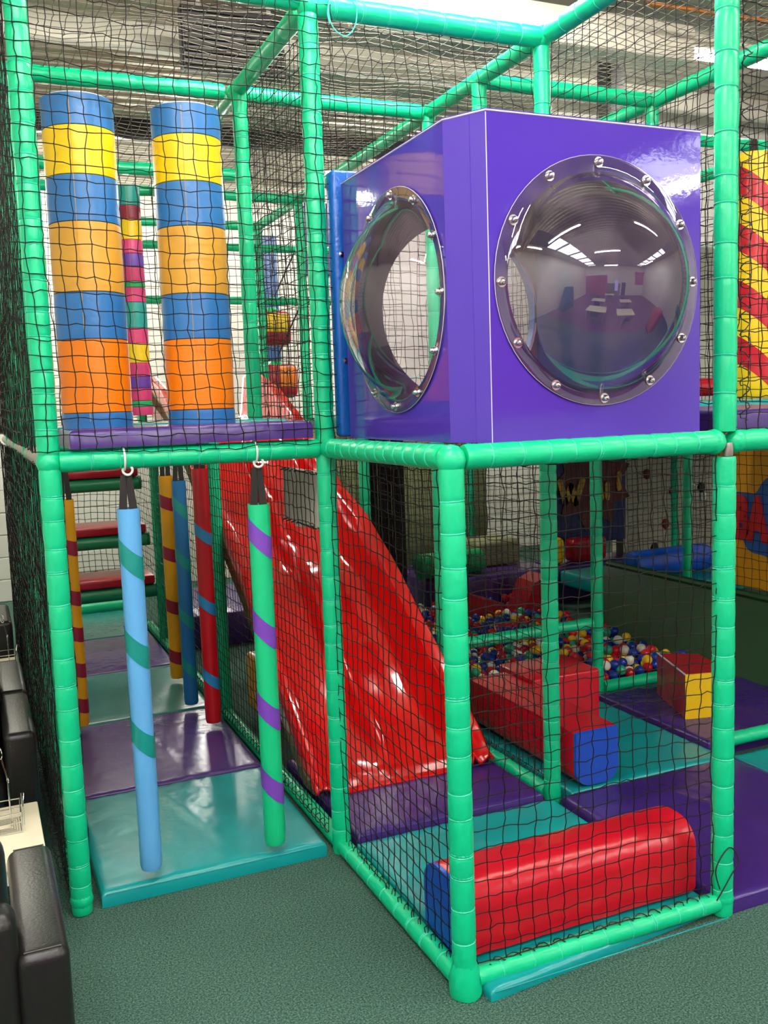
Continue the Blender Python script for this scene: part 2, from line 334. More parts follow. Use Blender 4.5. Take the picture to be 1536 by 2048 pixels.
# nearest posts
t = padded('padded_post', 'green padded corner post under the purple box, nearest the camera', (0, 0, .06), (0, 0, 1.235), caps=(((0, 0, 1.245), .034),))
q = MB(); q.lathe([(.001, .0), (.034, .0), (.039, .012), (.036, .028), (.037, .045), (.032, .065), (.028, .08)], 14, (0, 0, 0.001))
rn = random.Random(3)
q.v = [(x * (1 + rn.uniform(-.08, .08)), y * (1 + rn.uniform(-.08, .08)), z) for x, y, z in q.v]; q.build('foot_wrap', 'green', t)
t = padded('padded_post', 'tall green padded post at right of the purple box', (W, 0, 0.002), (W, 0, 1.212), caps=(((W, 0, .045), .031),))
b = MB(); st = sleeve(b, (W, 0, 1.275), (W, 0, 2.62), R0, .09, 5); b.build('upper_sleeve', 'green', t)
for s in st: MB().ring(s, (.1, .05, 1), R0 * .955, .0019, 18, 5).build('tie_cord', 'cord_green', t)
MB().lathe([(.012, 0), (.013, .006), (.013, .028), (.012, .034)], 12, (W, -.012, 1.213)).build('bare_joint', 'steel_dull', t)
t = padded('padded_post', 'green padded post between the hanging pillars and the purple box', (0, D, 0.002), (0, D, 1.235), caps=(((0, D, 1.25), .033),))
b = MB(); st = sleeve(b, (0, D, 1.265), (0, D, HT - .03), R0, .085, 6); b.build('upper_sleeve', 'green', t)
for s in st: MB().ring(s, (0, 0, 1), R0 * .955, .0018, 18, 5).build('tie_cord', 'cord_green', t)
t = padded('padded_post', 'green padded post standing behind the purple box, by the red block with blue end', (W, D, 0.002), (W, D, 1.2))
b = MB(); st = sleeve(b, (W, D, 1.2), (W, D, HT - .03), R0 * .92, .085, 7); b.build('upper_sleeve', 'green', t)
for s in st: MB().ring(s, (0, 0, 1), R0 * .88, .0018, 18, 5).build('tie_cord', 'cord_green', t)
t = padded('padded_post', 'leftmost tall green padded post beside the black armchairs', (-W, D, 0.002), (-W, D, 1.235), caps=(((-W, D, 1.25), .034), ((-W, D, .04), .032)))
b = MB(); st = sleeve(b, (-W, D, 1.265), (-W, D, 2.64), R0, .075, 8); b.build('upper_sleeve', 'green', t)
for s in st: MB().ring(s, (.05, 0, 1), R0 * .955, .0018, 18, 5).build('tie_cord', 'cord_green', t)
# further posts: (x, y, z0, z1, radius, label)
for x, y, z0, z1, r, lb in (
    (0, 1.53, 1.335, HT, .027, 'green padded post on the upper deck right of the two striped columns'),
    (0, 2.22, 0, H1, .027, 'dark green padded post behind the red hanging pillar'),
    (0, 3.70, 0, H1, .027, 'green padded post beside the red steps'),
    (-W, 1.59, 0, HT, .027, 'green padded post in the left side net, second from the camera'),
    (-W, 2.38, 0, HT, .027, 'green padded post in the left side net, third from the camera'),
    (-W, 3.18, 0, HT, .027, 'green padded post in the left side net, farthest from the camera'),
    (2 * W, 2 * D, 0, H1 + .02, .027, 'green padded post at the front corner of the ball pit'),
    (W, 2 * D, 0, HT, .027, 'green padded post behind the slide at the ball pit end of the low bar'),
    (W, 1.19, 1.99, HT, .027, 'short green padded upright rising left behind the purple box'),
    (2 * W, 1.21, 1.33, HT, .027, 'green padded upright rising right behind the purple box'),
    (W, 3 * D, 0, H1, .027, 'green padded post right behind the curved slide edge'),
    (W, 4 * D, 1.3, HT, .027, 'far green padded post in front of the hanging fruit pads'),
    (W, 5 * D, 1.3, HT, .027, 'far green padded post left of the hanging fruit pads'),
    (0, 5 * D, 1.3, HT, .027, 'far green padded post behind the right striped column'),
    (2.55, 2.95, 0, H1, .027, 'shadowed green padded post in front of the painted letter board'),
    (2.9, 2.55, 0, H1, .027, 'shadowed green padded post left of the climbing wall'),
    (3.45, 3.3, 0, H1, .027, 'thin bright green post against the climbing wall'),
    (2.35, 4.2, 0, H1, .027, 'far green padded post against the olive wall'),
    (1.55, 3.9, 0, H1, .027, 'dark green padded post beside the brown curtain')):
    padded('padded_post', lb, (x, y, z0 + .002), (x, y, z1), r, .085, ties=(y < 1.7), n=14)
# beams
padded('padded_beam', 'green padded beam under the purple deck, carrying the two near pillars', (-W + .025, D, H1), (-.025, D, H1))
padded('padded_beam', 'green padded beam under the left side of the purple box', (0, D - .03, H1), (0, .025, H1), pitch=.055)
padded('padded_beam', 'green padded beam under the front of the purple box', (.03, 0, H1), (W - .03, 0, H1), pitch=.07, caps=(((W - .035, 0, H1), .031),))
padded('padded_beam', 'green padded beam at right edge under the purple deck mat', (W + .04, 0, H1), (2 * W, 0, H1), pitch=.3, caps=(((W + .035, 0, H1), .03),))
padded('padded_beam', 'worn grey sleeved beam behind the leftmost green post', (-W, D + .04, H1), (-W, 3.9, H1), .024, .3, mat='grey_sleeve', ties=False)
padded('floor_beam', 'green padded floor beam in front of the red log', (.03, 0, .036), (W - .02, 0, .036), .0245, .075)
padded('floor_beam', 'green padded floor beam left of the front cube, running back from the nearest post', (0, .03, .026), (0, D - .02, .026), .0245, .085)
padded('floor_beam', 'green padded floor beam between the left corridor mats and the slide', (0, D + .02, .028), (0, 4.2, .028), .026, .1, ties=False)
padded('floor_beam', 'green padded floor beam between the slide and the long red block', (W, D + .03, .028), (W, 2 * D - .03, .028), .026, .09)
padded('floor_beam', 'green padded floor beam along the left side net', (-W, D + .03, .028), (-W, 3.9, .028), .025, .3, ties=False)
padded('floor_beam', 'green padded beam on the floor in front of the ball pit', (2 * W + .03, 2 * D, .07), (2.17, 2 * D, .07), .028, .15, ties=False)
padded('padded_beam', 'low green padded bar across the ball pit', (W + .03, 2 * D, .365), (2 * W - .03, 2 * D, .372), .025, .12, ties=False)
padded('floor_beam', 'green padded floor beam at the right edge behind the open bay', (1.55, .80, .08), (2.17, .80, .08), .026, .1, ties=False)
padded('padded_beam', 'top green padded rail above the purple box', (0, D, HT), (W, D, HT), .032, .082, caps=(((0, D, HT), .036), ((W, D, HT), .036)))
padded('padded_beam', 'top green padded rail coming forward at upper right', (W, D - .05, HT), (W, -.1, HT), .030, .085)
padded('padded_beam', 'top green padded rail over the striped columns', (-W, D, HT + .01), (-.03, D, HT + .01), .030, .085)
padded('padded_beam', 'green padded roof rail running back from the post left of the purple box', (0, D + .05, HT), (0, 4 * D, HT), .028, .16, ties=False, caps=(((0, 2 * D, HT), .032),))
padded('padded_beam', 'green padded cross rail behind the tops of the striped columns', (-W, 2 * D, HT), (-.04, 2 * D, HT), .028, .16, ties=False)
padded('padded_beam', 'green padded cross rail behind the post left of the purple box', (.04, 2 * D, HT), (W - .03, 2 * D, HT), .028, .16, ties=False)
padded('padded_beam', 'green padded roof rail slanting down behind the purple box', (W, D + .05, HT), (W, 5 * D, HT), .027, .16, ties=False, caps=(((W, 2 * D, HT), .031), ((W, 1.19, HT), .031)))
padded('padded_beam', 'green padded cross rail right behind the top of the purple box', (W + .03, 1.2, HT), (2 * W - .03, 1.2, HT), .027, .2, ties=False)
padded('padded_beam', 'green padded roof rail slanting at upper right behind the tall post', (2 * W, .1, HT), (2 * W, 2 * D, HT), .028, .16, ties=False, caps=(((2 * W, 1.21, HT), .031),))
padded('padded_beam', 'green padded rail at right edge behind the spiral column', (2 * W, 2 * D, HT), (3.2, 2 * D, HT), .027, .2, ties=False)
padded('padded_beam', 'green padded rail slanting at the right edge above the spiral column', (3 * W, .8, HT - .1), (3 * W, 2.6, HT - .1), .027, .2, ties=False)
padded('padded_beam', 'bright green padded rail between the two striped columns', (-W, 3.45 * D, HT), (.3, 3.45 * D, HT), .03, .25, ties=False)
padded('padded_beam', 'green padded rail just under the bright one between the striped columns', (-W, 4 * D, HT), (W, 4 * D, HT), .026, .2, ties=False)
padded('padded_beam', 'far green top rail behind the right striped column', (-.3, 5 * D, HT), (W, 5 * D, HT), .026, .2, ties=False)
padded('padded_beam', 'far green rail above the blue wall strip', (0, 5 * D, 2.36), (1.4, 5 * D, 2.36), .024, .2, ties=False)
padded('padded_beam', 'far green rail right above the upper fruit pad', (-.4, 5 * D, 2.04), (1.4, 5 * D, 2.04), .024, .2, ties=False)

# ------------------------------------------------------------------ nets
def net(label, O, U, V, cell=0.0405, r=0.00145, jit=0.1, sag=0.006, seed=0, mat='net', fine=True, knots=True, lace=None, group=None):
    O, U, V = (np.array(q, float) for q in (O, U, V)); lu, lv = np.linalg.norm(U), np.linalg.norm(V)
    nu, nv = max(2, round(lu / cell)), max(2, round(lv / cell)); u, v = U / lu, V / lv; nn = np.cross(u, v)
    rg = np.random.default_rng(seed + 11)
    gi, gj = np.meshgrid(np.arange(nu + 1), np.arange(nv + 1), indexing='ij')
    a = gi / nu; c = gj / nv; w1 = rg.uniform(0, 6.28, 4)
    ju, jv = rg.normal(0, jit * cell * .5, gi.shape), rg.normal(0, jit * cell * .5, gi.shape)
    du = np.sin(c * 5.1 + w1[0]) * cell * .18 + np.sin(c * 11 + a * 4 + w1[1]) * cell * .1; dv = np.sin(a * 4.6 + w1[2]) * cell * .16 + np.sin(a * 9 + w1[3]) * cell * .1
    edge = np.sin(np.pi * a) * np.sin(np.pi * c)
    dn = (np.sin(a * 6 + w1[0]) * np.sin(c * 7 + w1[1])) * sag * edge + rg.normal(0, .001, gi.shape)
    K = O + (a * lu + ju + du)[..., None] * u + (c * lv + jv + dv)[..., None] * v + dn[..., None] * nn
    VS, FS, base = [], [], 0
    ang = np.array([0, 2.0944, 4.18879])
    def strands(P, side):                      # P: (lines, pts, 3)
        nonlocal base
        L, m = P.shape[:2]
        off = (np.cos(ang)[:, None] * nn + np.sin(ang)[:, None] * side) * r
        vv = (P[:, :, None, :] + off).reshape(-1, 3)
        l, i, k = np.meshgrid(np.arange(L), np.arange(m - 1), np.arange(3), indexing='ij')
        def id_(i_, k_): return base + (l * m + i_) * 3 + k_ % 3
        q = np.stack([id_(i, k), id_(i, k + 1), id_(i + 1, k + 1), id_(i + 1, k)], -1).reshape(-1, 4)
        VS.append(vv); FS.append(q); base += len(vv)
    def mids(P, side):
        if not fine: return P
        M = (P[:, 1:] + P[:, :-1]) / 2 + side * rg.normal(0, cell * .05, P[:, 1:, :1].shape)
        out = np.empty((P.shape[0], P.shape[1] * 2 - 1, 3)); out[:, 0::2] = P; out[:, 1::2] = M; return out
    strands(mids(K, u), u); strands(mids(K.transpose(1, 0, 2), v), v)
    if knots:
        kr = r * 1.9; P = K.reshape(-1, 3); o6 = np.array([u, -u, v, -v, nn, -nn]) * kr
        vv = (P[:, None, :] + o6).reshape(-1, 3); s = base + np.arange(len(P))[:, None, None] * 6
        t8 = np.array([(0, 2, 4), (2, 1, 4), (1, 3, 4), (3, 0, 4), (2, 0, 5), (1, 2, 5), (3, 1, 5), (0, 3, 5)])[None]
        TR = (s + t8).reshape(-1, 3); VS.append(vv)
    else: TR = np.zeros((0, 3), int)
    vs = np.concatenate(VS) - O; q = np.concatenate(FS)
    me = bpy.data.meshes.new('safety_net'); me.vertices.add(len(vs)); me.vertices.foreach_set('co', vs.ravel())
    nl = q.size + TR.size; me.loops.add(nl); me.loops.foreach_set('vertex_index', np.concatenate([q.ravel(), TR.ravel()]).astype(np.int32))
    me.polygons.add(len(q) + len(TR))
    me.polygons.foreach_set('loop_start', np.concatenate([np.arange(len(q)) * 4, q.size + np.arange(len(TR)) * 3]).astype(np.int32))
    me.update(calc_edges=True); me.materials.append(MATS[mat])
    o = bpy.data.objects.new('safety_net', me); COL.objects.link(o); o.location = O; ORG[o.name] = tuple(O); tag(o, label, 'net', group)
    for A, Bp, rr in (lace or []):
        A, Bp = Vector(A), Vector(Bp); d = (Bp - A); Ln = d.length; d.normalize(); x = Vector(nn) ; y = d.cross(x).normalized(); m = int(Ln / .04) * 8
        rn = random.Random(seed); pts = []
        for i in range(m + 1):
            an = i / 8 * 2 * PI; k = rr * (1 + rn.uniform(-.12, .12)); pts.append(A + d * (Ln * i / m + rn.uniform(-.004, .004)) + x * math.cos(an) * k + y * math.sin(an) * k)
        MB().tube(pts, .0016, 4, ref=Vector(d)).build('lacing_cord', 'cord_black', o)
    return o
e = .031
net('black square-mesh net in front of the two striped columns on the upper deck', (-W - .05, D - e, 1.27), (W + .1, 0, 0), (0, 0, HT - 1.27), seed=1)
net('black net above the top edge of the purple box', (.03, D + .01, 2.0), (W - .06, 0, 0), (0, 0, HT - 2.0), seed=2)
net('black net at upper right between the top rail and the purple box', (W + .012, .03, 1.27), (0, D - .06, 0), (0, 0, HT - 1.27), seed=3, lace=[((W + .045, -.02, 1.3), (W + .045, -.02, 2.5), .012)])
net('black net at the right edge in front of the spiral column', (W + .03, -.012, 1.27), (W - .05, 0, 0), (0, 0, HT - 1.27), seed=4)
net('black net closing the front of the cube over the red log', (.032, -.004, .06), (W - .064, 0, 0), (0, 0, H1 - .088), seed=5, lace=[((.06, -.002, .062), (W - .05, -.002, .062), .007)])
net('black net on the left side of the front cube', (.0, .035, .048), (0, D - .07, 0), (0, 0, H1 - .075), seed=6, lace=[((.004, .06, .05), (.004, D - .05, .05), .009)])
net('black net between the left corridor and the slide', (-.030, D + .03, .05), (0, 3.4, 0), (0, 0, H1 - .09), seed=7, lace=[((-.02, D + .05, .052), (-.02, 3.0, .052), .012)])
net('black net between the slide and the long red block', (W + .030, D + .03, .05), (0, 2.0, 0), (0, 0, H1 - .09), seed=8, lace=[((W + .02, D + .05, .055), (W + .02, 1.55, .055), .012)])
net('dark lower side net beside the armchairs', (-W - .031, D + .03, .05), (0, 3.2, 0), (0, 0, H1 - .06), seed=9, lace=[((-W - .03, D + .05, .07), (-W - .03, 2.0, .07), .02)])
net('dark lower side net doubled behind the first, beside the armchairs', (-W + .031, D + .03, .06), (0, 3.2, 0), (0, 0, H1 - .06), seed=19)
net('dark upper side net at the left edge', (-W - .031, D + .03, H1 + .03), (0, 3.2, 0), (0, 0, HT - H1 - .03), seed=10)
net('black net over the top of the upper left bay', (-W, D, HT + .02), (W, 0, 0), (0, D, 0), seed=12, mat='net_lit', sag=.03)
net('pale net over the top of the bay left of the roof duct', (0, D, HT + .02), (W, 0, 0), (0, D, 0), seed=13, mat='net_lit', sag=.03)
net('pale net roof behind the top of the post left of the purple box', (0, 2 * D, HT + .02), (W, 0, 0), (0, 2 * D, 0), seed=14, mat='net_lit', sag=.03, fine=False)
net('pale net roof behind the striped columns', (-W, 2 * D, HT + .02), (W, 0, 0), (0, 2 * D, 0), seed=15, mat='net_lit', sag=.03, fine=False)
net('pale net roof at upper right behind the tall post', (W, .02, HT + .02), (W, 0, 0), (0, 1.5, 0), seed=16, mat='net_lit', sag=.03)
net('black net on the upper deck right behind the striped columns', (.03, D + .03, 1.33), (0, .76, 0), (0, 0, HT - 1.36), seed=17)
net('black net seen past the upper deck post, in front of the fruit pads', (0.03, 2 * D, 1.3), (W - .05, 0, 0), (0, 0, HT - 1.3), seed=18, fine=False)
net('far black net in front of the fruit pads', (0, 4 * D + .02, 1.6), (W + .6, 0, 0), (0, 0, HT - 1.6), seed=20, fine=False, knots=False)
net('far black net behind the pink banded column', (-W, 4 * D + .03, 1.33), (W, 0, 0), (0, 0, HT - 1.33), seed=21, fine=False, knots=False)
net('black net behind the red steps', (-W + .04, 4.75, .1), (W - .08, 0, 0), (0, 0, 1.3), seed=22, fine=False, knots=False, r=.0022)
net('black net across the back of the ball pit', (W, 3.31, .3), (2.2, 0, 0), (0, 0, 1.0), seed=23, fine=False, knots=False)
net('black net in front of the climbing wall', (2.9, 3.1, .2), (1.6, 0, 0), (0, 0, 1.0), seed=24, fine=False, knots=False, r=.002)
net('black net in front of the yellow letter panel', (2.36, .95, .4), (0, .95, 0), (0, 0, .8), seed=25, fine=False, cell=.045)
net('black net right behind the purple box on the upper deck', (2 * W, .05, 1.33), (0, 2.4, 0), (0, 0, HT - 1.35), seed=26, fine=False)
net('black net crossing behind the purple box on the upper deck', (W, 1.72, 1.33), (2.0, 0, 0), (0, 0, HT - 1.35), seed=27, fine=False, knots=False)

# ------------------------------------------------------------------ mats and decks
def mat_pad(name, label, x0, x1, y0, y1, z0, z1, m, puff=.006, seed=0, cat='mat', group=None):
    """a vinyl covered foam mat: rounded rim, slightly puffed and rippled top"""
    rn = random.Random(seed); nx = ny = 44 if y0 < 2 and z1 < .2 else 18; g = .0025; x0 += g; x1 -= g; y0 += g; y1 -= g; er = min(.012, (z1 - z0) * .4)
    def co(i, n, a, c):
        s = [0, .004, .015, .04] ; L = c - a
        seq = [0, er * .3, er, er * 2.2] + [er * 2.2 + (L - er * 4.4) * k / (n - 7) for k in range(1, n - 7)] + [L - er * 2.2, L - er, L - er * .3, L]
        return a + seq[i]
    def hz(i, n): return [-er, -er * .35, -er * .03, 0][min(i, n - 1 - i)] if min(i, n - 1 - i) < 4 else 0
    n = nx; vs = []; fs = []
    px, py = rn.uniform(0, 6), rn.uniform(0, 6)
    for i in range(n):
        for j in range(n):
            x, y = co(i, n, x0, x1), co(j, n, y0, y1); u, v = i / (n - 1), j / (n - 1)
            z = z1 + min(hz(i, n), hz(j, n)) + puff * math.sin(PI * u) * math.sin(PI * v) * 1.0
            if 2 < i < n - 3 and 2 < j < n - 3: z += rn.uniform(-.0008, .0008) + .0012 * math.sin(9 * u + px) * math.sin(7 * v + py)
            if n > 20 and min(hz(i, n), hz(j, n)) > -.0005:          # gathered ripples by the rim and a long crease
                for d, a in ((y - y0, x), (y1 - y, x), (x - x0, y), (x1 - x, y)): z += .0022 * math.exp(-d / .035) * math.sin(a * 75 + 2.5 * math.sin(a * 23 + seed)) * min(1, d / .015)
                cr = (u - .42 - .16 * (1 - v) - .02 * math.sin(v * 5)); z += .004 * math.exp(-(cr / .022) ** 2) * min(1, 4 * v * (1 - v))
            vs.append((x, y, z))
    for i in range(n - 1):
        for j in range(n - 1): fs.append((i * n + j, (i + 1) * n + j, (i + 1) * n + j + 1, i * n + j + 1))
    rim = [(i, 0) for i in range(n)] + [(n - 1, j) for j in range(1, n)] + [(i, n - 1) for i in range(n - 2, -1, -1)] + [(0, j) for j in range(n - 2, 0, -1)]
    b0 = len(vs); vs += [(vs[i * n + j][0], vs[i * n + j][1], z0) for i, j in rim]; m_ = len(rim)
    for k in range(m_):
        i, j = rim[k]; i2, j2 = rim[(k + 1) % m_]; fs.append((i * n + j, b0 + k, b0 + (k + 1) % m_, i2 * n + j2))
    fs.append(tuple(b0 + k for k in range(m_))[::-1])
    b = MB(); b.add(vs, fs); o = tag(b.build(name, m, smooth=50), label, cat, group)
    if n > 20: MB().tube([(x0 + er, y0 + .001, z1 - er * .7), (x1 - er, y0 + .001, z1 - er * .7)], .0016, 6).build('piping', m, o)
    return o
MT = .05
mat_pad('floor_mat', 'glossy teal floor mat at the front of the left corridor', -W + .05, -.05, .785, 1.49, .001, .046, 'teal', .012, 1)
mat_pad('floor_mat', 'worn purple floor mat second in the left corridor', -W + .05, -.045, 1.49, 2.28, .001, MT, 'purple_old', .006, 2)
mat_pad('floor_mat', 'worn grey-teal floor mat third in the left corridor', -W + .05, -.045, 2.28, 3.09, .001, MT, 'teal_old', .005, 3)
mat_pad('floor_mat', 'dull purple floor mat fourth in the left corridor', -W + .05, -.045, 3.09, 3.89, .001, MT, 'purple_old', .005, 4)
mat_pad('floor_mat', 'dark teal floor mat below the red steps', -W + .05, -.045, 3.89, 4.7, .001, MT, 'teal_old', .004, 5)
lm = mat_pad('floor_mat', 'teal floor mat under the red log', .035, W - .015, -.058, .775, .001, .03, 'teal', .004, 6)
for v in lm.data.vertices:
    wy = v.co.y + ORG[lm.name][1]
    if wy < .1: v.co.y += max(0, v.co.x + ORG[lm.name][0] - .05) * .09
mat_pad('floor_mat', 'shiny purple floor mat at the end of the slide', .045, W - .045, .775, 1.5, .001, .05, 'purple_mat', .004, 7)
mat_pad('floor_mat', 'purple floor mat at lower right beside the tall post', W + .0, 2 * W - .02, -.02, .745, .001, .045, 'purple_mat', .005, 8)
mat_pad('floor_mat', 'teal floor mat under the long red block', W + .045, 1.5, .745, 1.54, .001, .045, 'teal', .004, 9)
mat_pad('floor_mat', 'dark purple floor mat under the red and yellow block', 1.5, 2.22, .845, 1.54, .001, .065, 'purple_mat', .004, 10)
mat_pad('floor_mat', 'teal floor mat at the right edge behind the purple one', 2 * W - .02, 2.3, -.02, .75, .001, .045, 'teal', .004, 11)
mat_pad('deck_mat', 'purple deck mat under the two striped columns', -W + .05, -.045, .762, 1.18, 1.283, 1.331, 'purple_mat', .003, 12, 'mat')
mat_pad('deck_mat', 'teal deck mat behind the purple one on the upper left deck', -W + .05, .02, 1.18, 1.62, 1.283, 1.336, 'teal', .002, 13)
mat_pad('deck_mat', 'purple deck mat at the right edge behind the tall post', W + .05, 2 * W, .03, .74, 1.27, 1.325, 'purple_mat', .004, 14)
mat_pad('deck_mat', 'teal deck mat just right of the purple box', W + .03, 2.3, .75, 1.5, 1.24, 1.34, 'teal', .004, 15)
for i, (x0, x1, y0, y1, lb) in enumerate(((W, 2.3, 1.6, 2.4, 'purple deck mat over the front of the ball pit'), (W + .05, 3.1, 2.45, 3.4, 'teal deck mat over the back of the ball pit'), (2.35, 3.1, -.02, 1.5, 'teal deck mat over the yellow letter panel'), (2.35, 3.9, 1.55, 2.4, 'purple deck mat over the green ramp'), (3.12, 4.6, 2.45, 3.7, 'added teal deck mat shading the climbing wall'), (2.4, 3.1, 3.42, 3.9, 'purple deck mat over the painted letter board'))):  # last two decks are added to block light over the back interior
    mat_pad('deck_mat', lb, x0, x1, y0, y1, 1.25, 1.32, 'purple_mat' if 'purple' in lb else 'teal', .002, 20 + i)

# ------------------------------------------------------------------ purple observation box with two domes
BX0, BX1, BY0, BY1, BZ0, BZ1 = .05, .692, 0.0, .715, 1.278, 1.985
C1 = (.397, BY0, 1.633); C2 = (BX0, .372, 1.625)
t = thing('bubble_box', (.37, .36, BZ0), 'glossy purple box with two clear bulging dome windows above the front cube', 'play box')
def holed(c, hr, a0, a1, b0, b1, n=48):
    """quads of a panel a0..a1 x b0..b1 with a round hole"""
    hole = []; outer = []
    for k in range(n):
        an = 2 * PI * (k + .5) / n; ca, sa = math.cos(an), math.sin(an); hole.append((c[0] + hr * ca, c[1] + hr * sa))
        tt = min(((a1 - c[0]) if ca > 0 else (a0 - c[0])) / ca if abs(ca) > 1e-6 else 9, ((b1 - c[1]) if sa > 0 else (b0 - c[1])) / sa if abs(sa) > 1e-6 else 9)
        outer.append([c[0] + tt * ca, c[1] + tt * sa])
    for cx, cy in ((a0, b0), (a0, b1), (a1, b0), (a1, b1)):
        k = min(range(n), key=lambda q: (outer[q][0] - cx) ** 2 + (outer[q][1] - cy) ** 2); outer[k] = [cx, cy]
    return hole, outer
def holed_panel(name, m, c, hr, a0, a1, b0, b1, fn, th, parent):
    hole, outer = holed(c, hr, a0, a1, b0, b1); n = len(hole); vs = []; fs = []
    for d in (0, th):
        vs += [fn(x, y, d) for x, y in hole] + [fn(x, y, d) for x, y in outer]
    for k in range(n):
        k2 = (k + 1) % n
        fs += [(k, k2, n + k2, n + k), (2 * n + k, 3 * n + k, 3 * n + k2, 2 * n + k2), (k, 2 * n + k, 2 * n + k2, k2), (n + k, n + k2, 3 * n + k2, 3 * n + k)]
    b = MB(); b.add(vs, fs); return b.build(name, m, parent, smooth=30)
CH = .055   # chamfered front left corner
holed_panel('front_panel', 'purple_paint', (C1[0], C1[2]), .245, BX0 + CH, BX1, BZ0, BZ1, lambda x, z, d: (x, BY0 + d, z), .012, t)
holed_panel('side_panel', 'purple_paint', (C2[1], C2[2]), .245, BY0 + .095, BY1, BZ0, BZ1, lambda y, z, d: (BX0 + d, y, z), .012, t)
b = MB(); b.prism([(BX0, BY0 + .095), (BX0 + CH, BY0), (BX0 + CH + .01, BY0 + .012), (BX0 + .012, BY0 + .1)], lambda x, y: (x, y, BZ0), lambda x, y: (x, y, BZ1)); b.build('corner_panel', 'purple_paint', t, smooth=0)
# folded seams on the chamfer
b = MB(); b.tube([(BX0 + CH * .62, BY0 + .036, BZ0), (BX0 + CH * .62, BY0 + .036, BZ1)], .0016, 6); b.build('fold_seam', 'purple_paint', t)
MB().tube([(BX0 + CH, BY0, BZ0), (BX0 + CH, BY0, BZ1)], .0012, 6).build('edge_strip', 'edge_white', t)
MB().rbox(BX1 - .012, BX1, BY0 + .012, BY1, BZ0, BZ1, 0).build('right_panel', 'purple_paint', t)
b = MB(); b.prism([(BX0, BY1), (BX0, BY0 + .095), (BX0 + CH, BY0), (BX1, BY0), (BX1, BY1)], lambda x, y: (x, y, BZ1), lambda x, y: (x, y, BZ1 + .008)); b.build('top_panel', 'purple_paint', t, smooth=0)
b = MB(); b.tube([(BX0, BY1, BZ1 + .004), (BX0, BY0 + .095, BZ1 + .004), (BX0 + CH, BY0, BZ1 + .004), (BX1, BY0, BZ1 + .004)], .0022, 6); b.build('top_trim', 'edge_white', t)
b = MB(); b.prism([(BX0 + .012, BY1), (BX0 + .012, BY0 + .1), (BX0 + CH + .01, BY0 + .012), (BX1 - .012, BY0 + .012), (BX1 - .012, BY1)], lambda x, y: (x, y, BZ0), lambda x, y: (x, y, BZ0 + .02)); b.build('box_floor', 'plum_panel', t, smooth=0)
for c, ax, nv in ((C1, '-y', Vector((0, -1, 0))), (C2, '-x', Vector((-1, 0, 0)))):
    fl, rd, bul = (.281, .246, .155) if ax == '-y' else (.276, .24, .125)
    prof = [(fl, .001), (fl, .006), (rd + .012, .006), (rd + .004, .009)]
    Rs = (rd * rd + bul * bul) / (2 * bul); a0 = math.asin(rd / Rs) if bul < rd else PI - math.asin(rd / Rs)
    for k in range(1, 25):
        a = a0 * (1 - k / 24); prof.append((max(.0005, Rs * math.sin(a)), Rs * math.cos(a) - (Rs - bul) + .006))
    d = MB(); d.lathe(prof, 64, c, axis=ax); dome = d.build('dome_window', 'clear_dome', t, smooth=50)
    dome['label'] = 'clear bulging plastic dome with bolted rim'
    MB().ring(tuple(Vector(c) + nv * .005), nv, fl, .0009, 64, 5).build('rim_edge', 'edge_white', dome)
    u = Vector((1, 0, 0)) if ax == '-y' else Vector((0, 1, 0))
    for k in range(12):
        a = 2 * PI * k / 12 + .02; p = Vector(c) + u * math.cos(a) * (fl - .016) + Vector((0, 0, 1)) * math.sin(a) * (fl - .016) + nv * .006
        q = MB(); q.lathe([(.012, 0), (.012, .002), (.0075, .002), (.0075, .009), (.005, .013), (.0005, .0145)], 10, tuple(p), axis=ax); q.build('bolt', 'chrome', dome)
holed_panel('back_panel', 'plum_panel', (.42, 1.635), .262, BX0 + .012, BX1 - .012, BZ0, BZ1, lambda x, z, d: (x, BY1 - .012 + d, z), .012, t)
# blue moulded frame behind the box, round opening into the play deck
t = thing('blue_frame', (.38, D, 1.28), 'blue moulded plastic frame with round opening behind the purple box', 'panel')
holed_panel('face_plate', 'blue_plastic', (.42, 1.635), .29, .05, W - .05, 1.28, 2.03, lambda x, z, d: (x, D - .03 + d, z), .03, t)
MB().rbox(.032, .085, D - .055, D, 1.28, 2.035, .012, 3).build('raised_rim', 'blue_plastic', t)
MB().rbox(.07, W - .05, D - .055, D, 1.985, 2.035, .012, 3).build('top_rim', 'blue_plastic', t)
for z in (1.50, 1.80): MB().lathe([(.008, 0), (.008, .004), (.0005, .006)], 10, (.052, D - .055, z), axis='-y').build('screw', 'chrome', t)

# ------------------------------------------------------------------ slide
def interp(tab, y):
    for (a, za), (c, zc) in zip(tab, tab[1:]):
        if a <= y <= c:
            s = (y - a) / (c - a); return za + (zc - za) * s
    return tab[0][1] if y < tab[0][0] else tab[-1][1]
def smooth_tab(tab, y, w=.08):
    return sum(interp(tab, y + w * k / 3) for k in range(-3, 4)) / 7
RIM = [(1.10, .09), (1.16, .16), (1.22, .20), (1.40, .335), (1.6, .475), (1.9, .695), (2.2, .875), (2.5, .99), (2.9, 1.22), (3.1, 1.34), (3.45, 1.49), (3.8, 1.58), (4.05, 1.6)]
FLO = [(1.08, .056), (1.25, .066), (1.40, .10), (1.55, .165), (1.70, .26), (1.85, .38), (2.0, .50), (2.2, .61), (2.35, .68), (2.5, .75), (2.8, .95), (3.1, 1.14), (3.35, 1.27), (3.7, 1.31), (4.05, 1.315)]
sl = thing('slide', (.34, 1.12, .055), 'glossy red wavy double-lane plastic slide running down to the purple mat', 'slide')
b = MB(); ny = 90; X0, X1 = .03, .705; rows = []
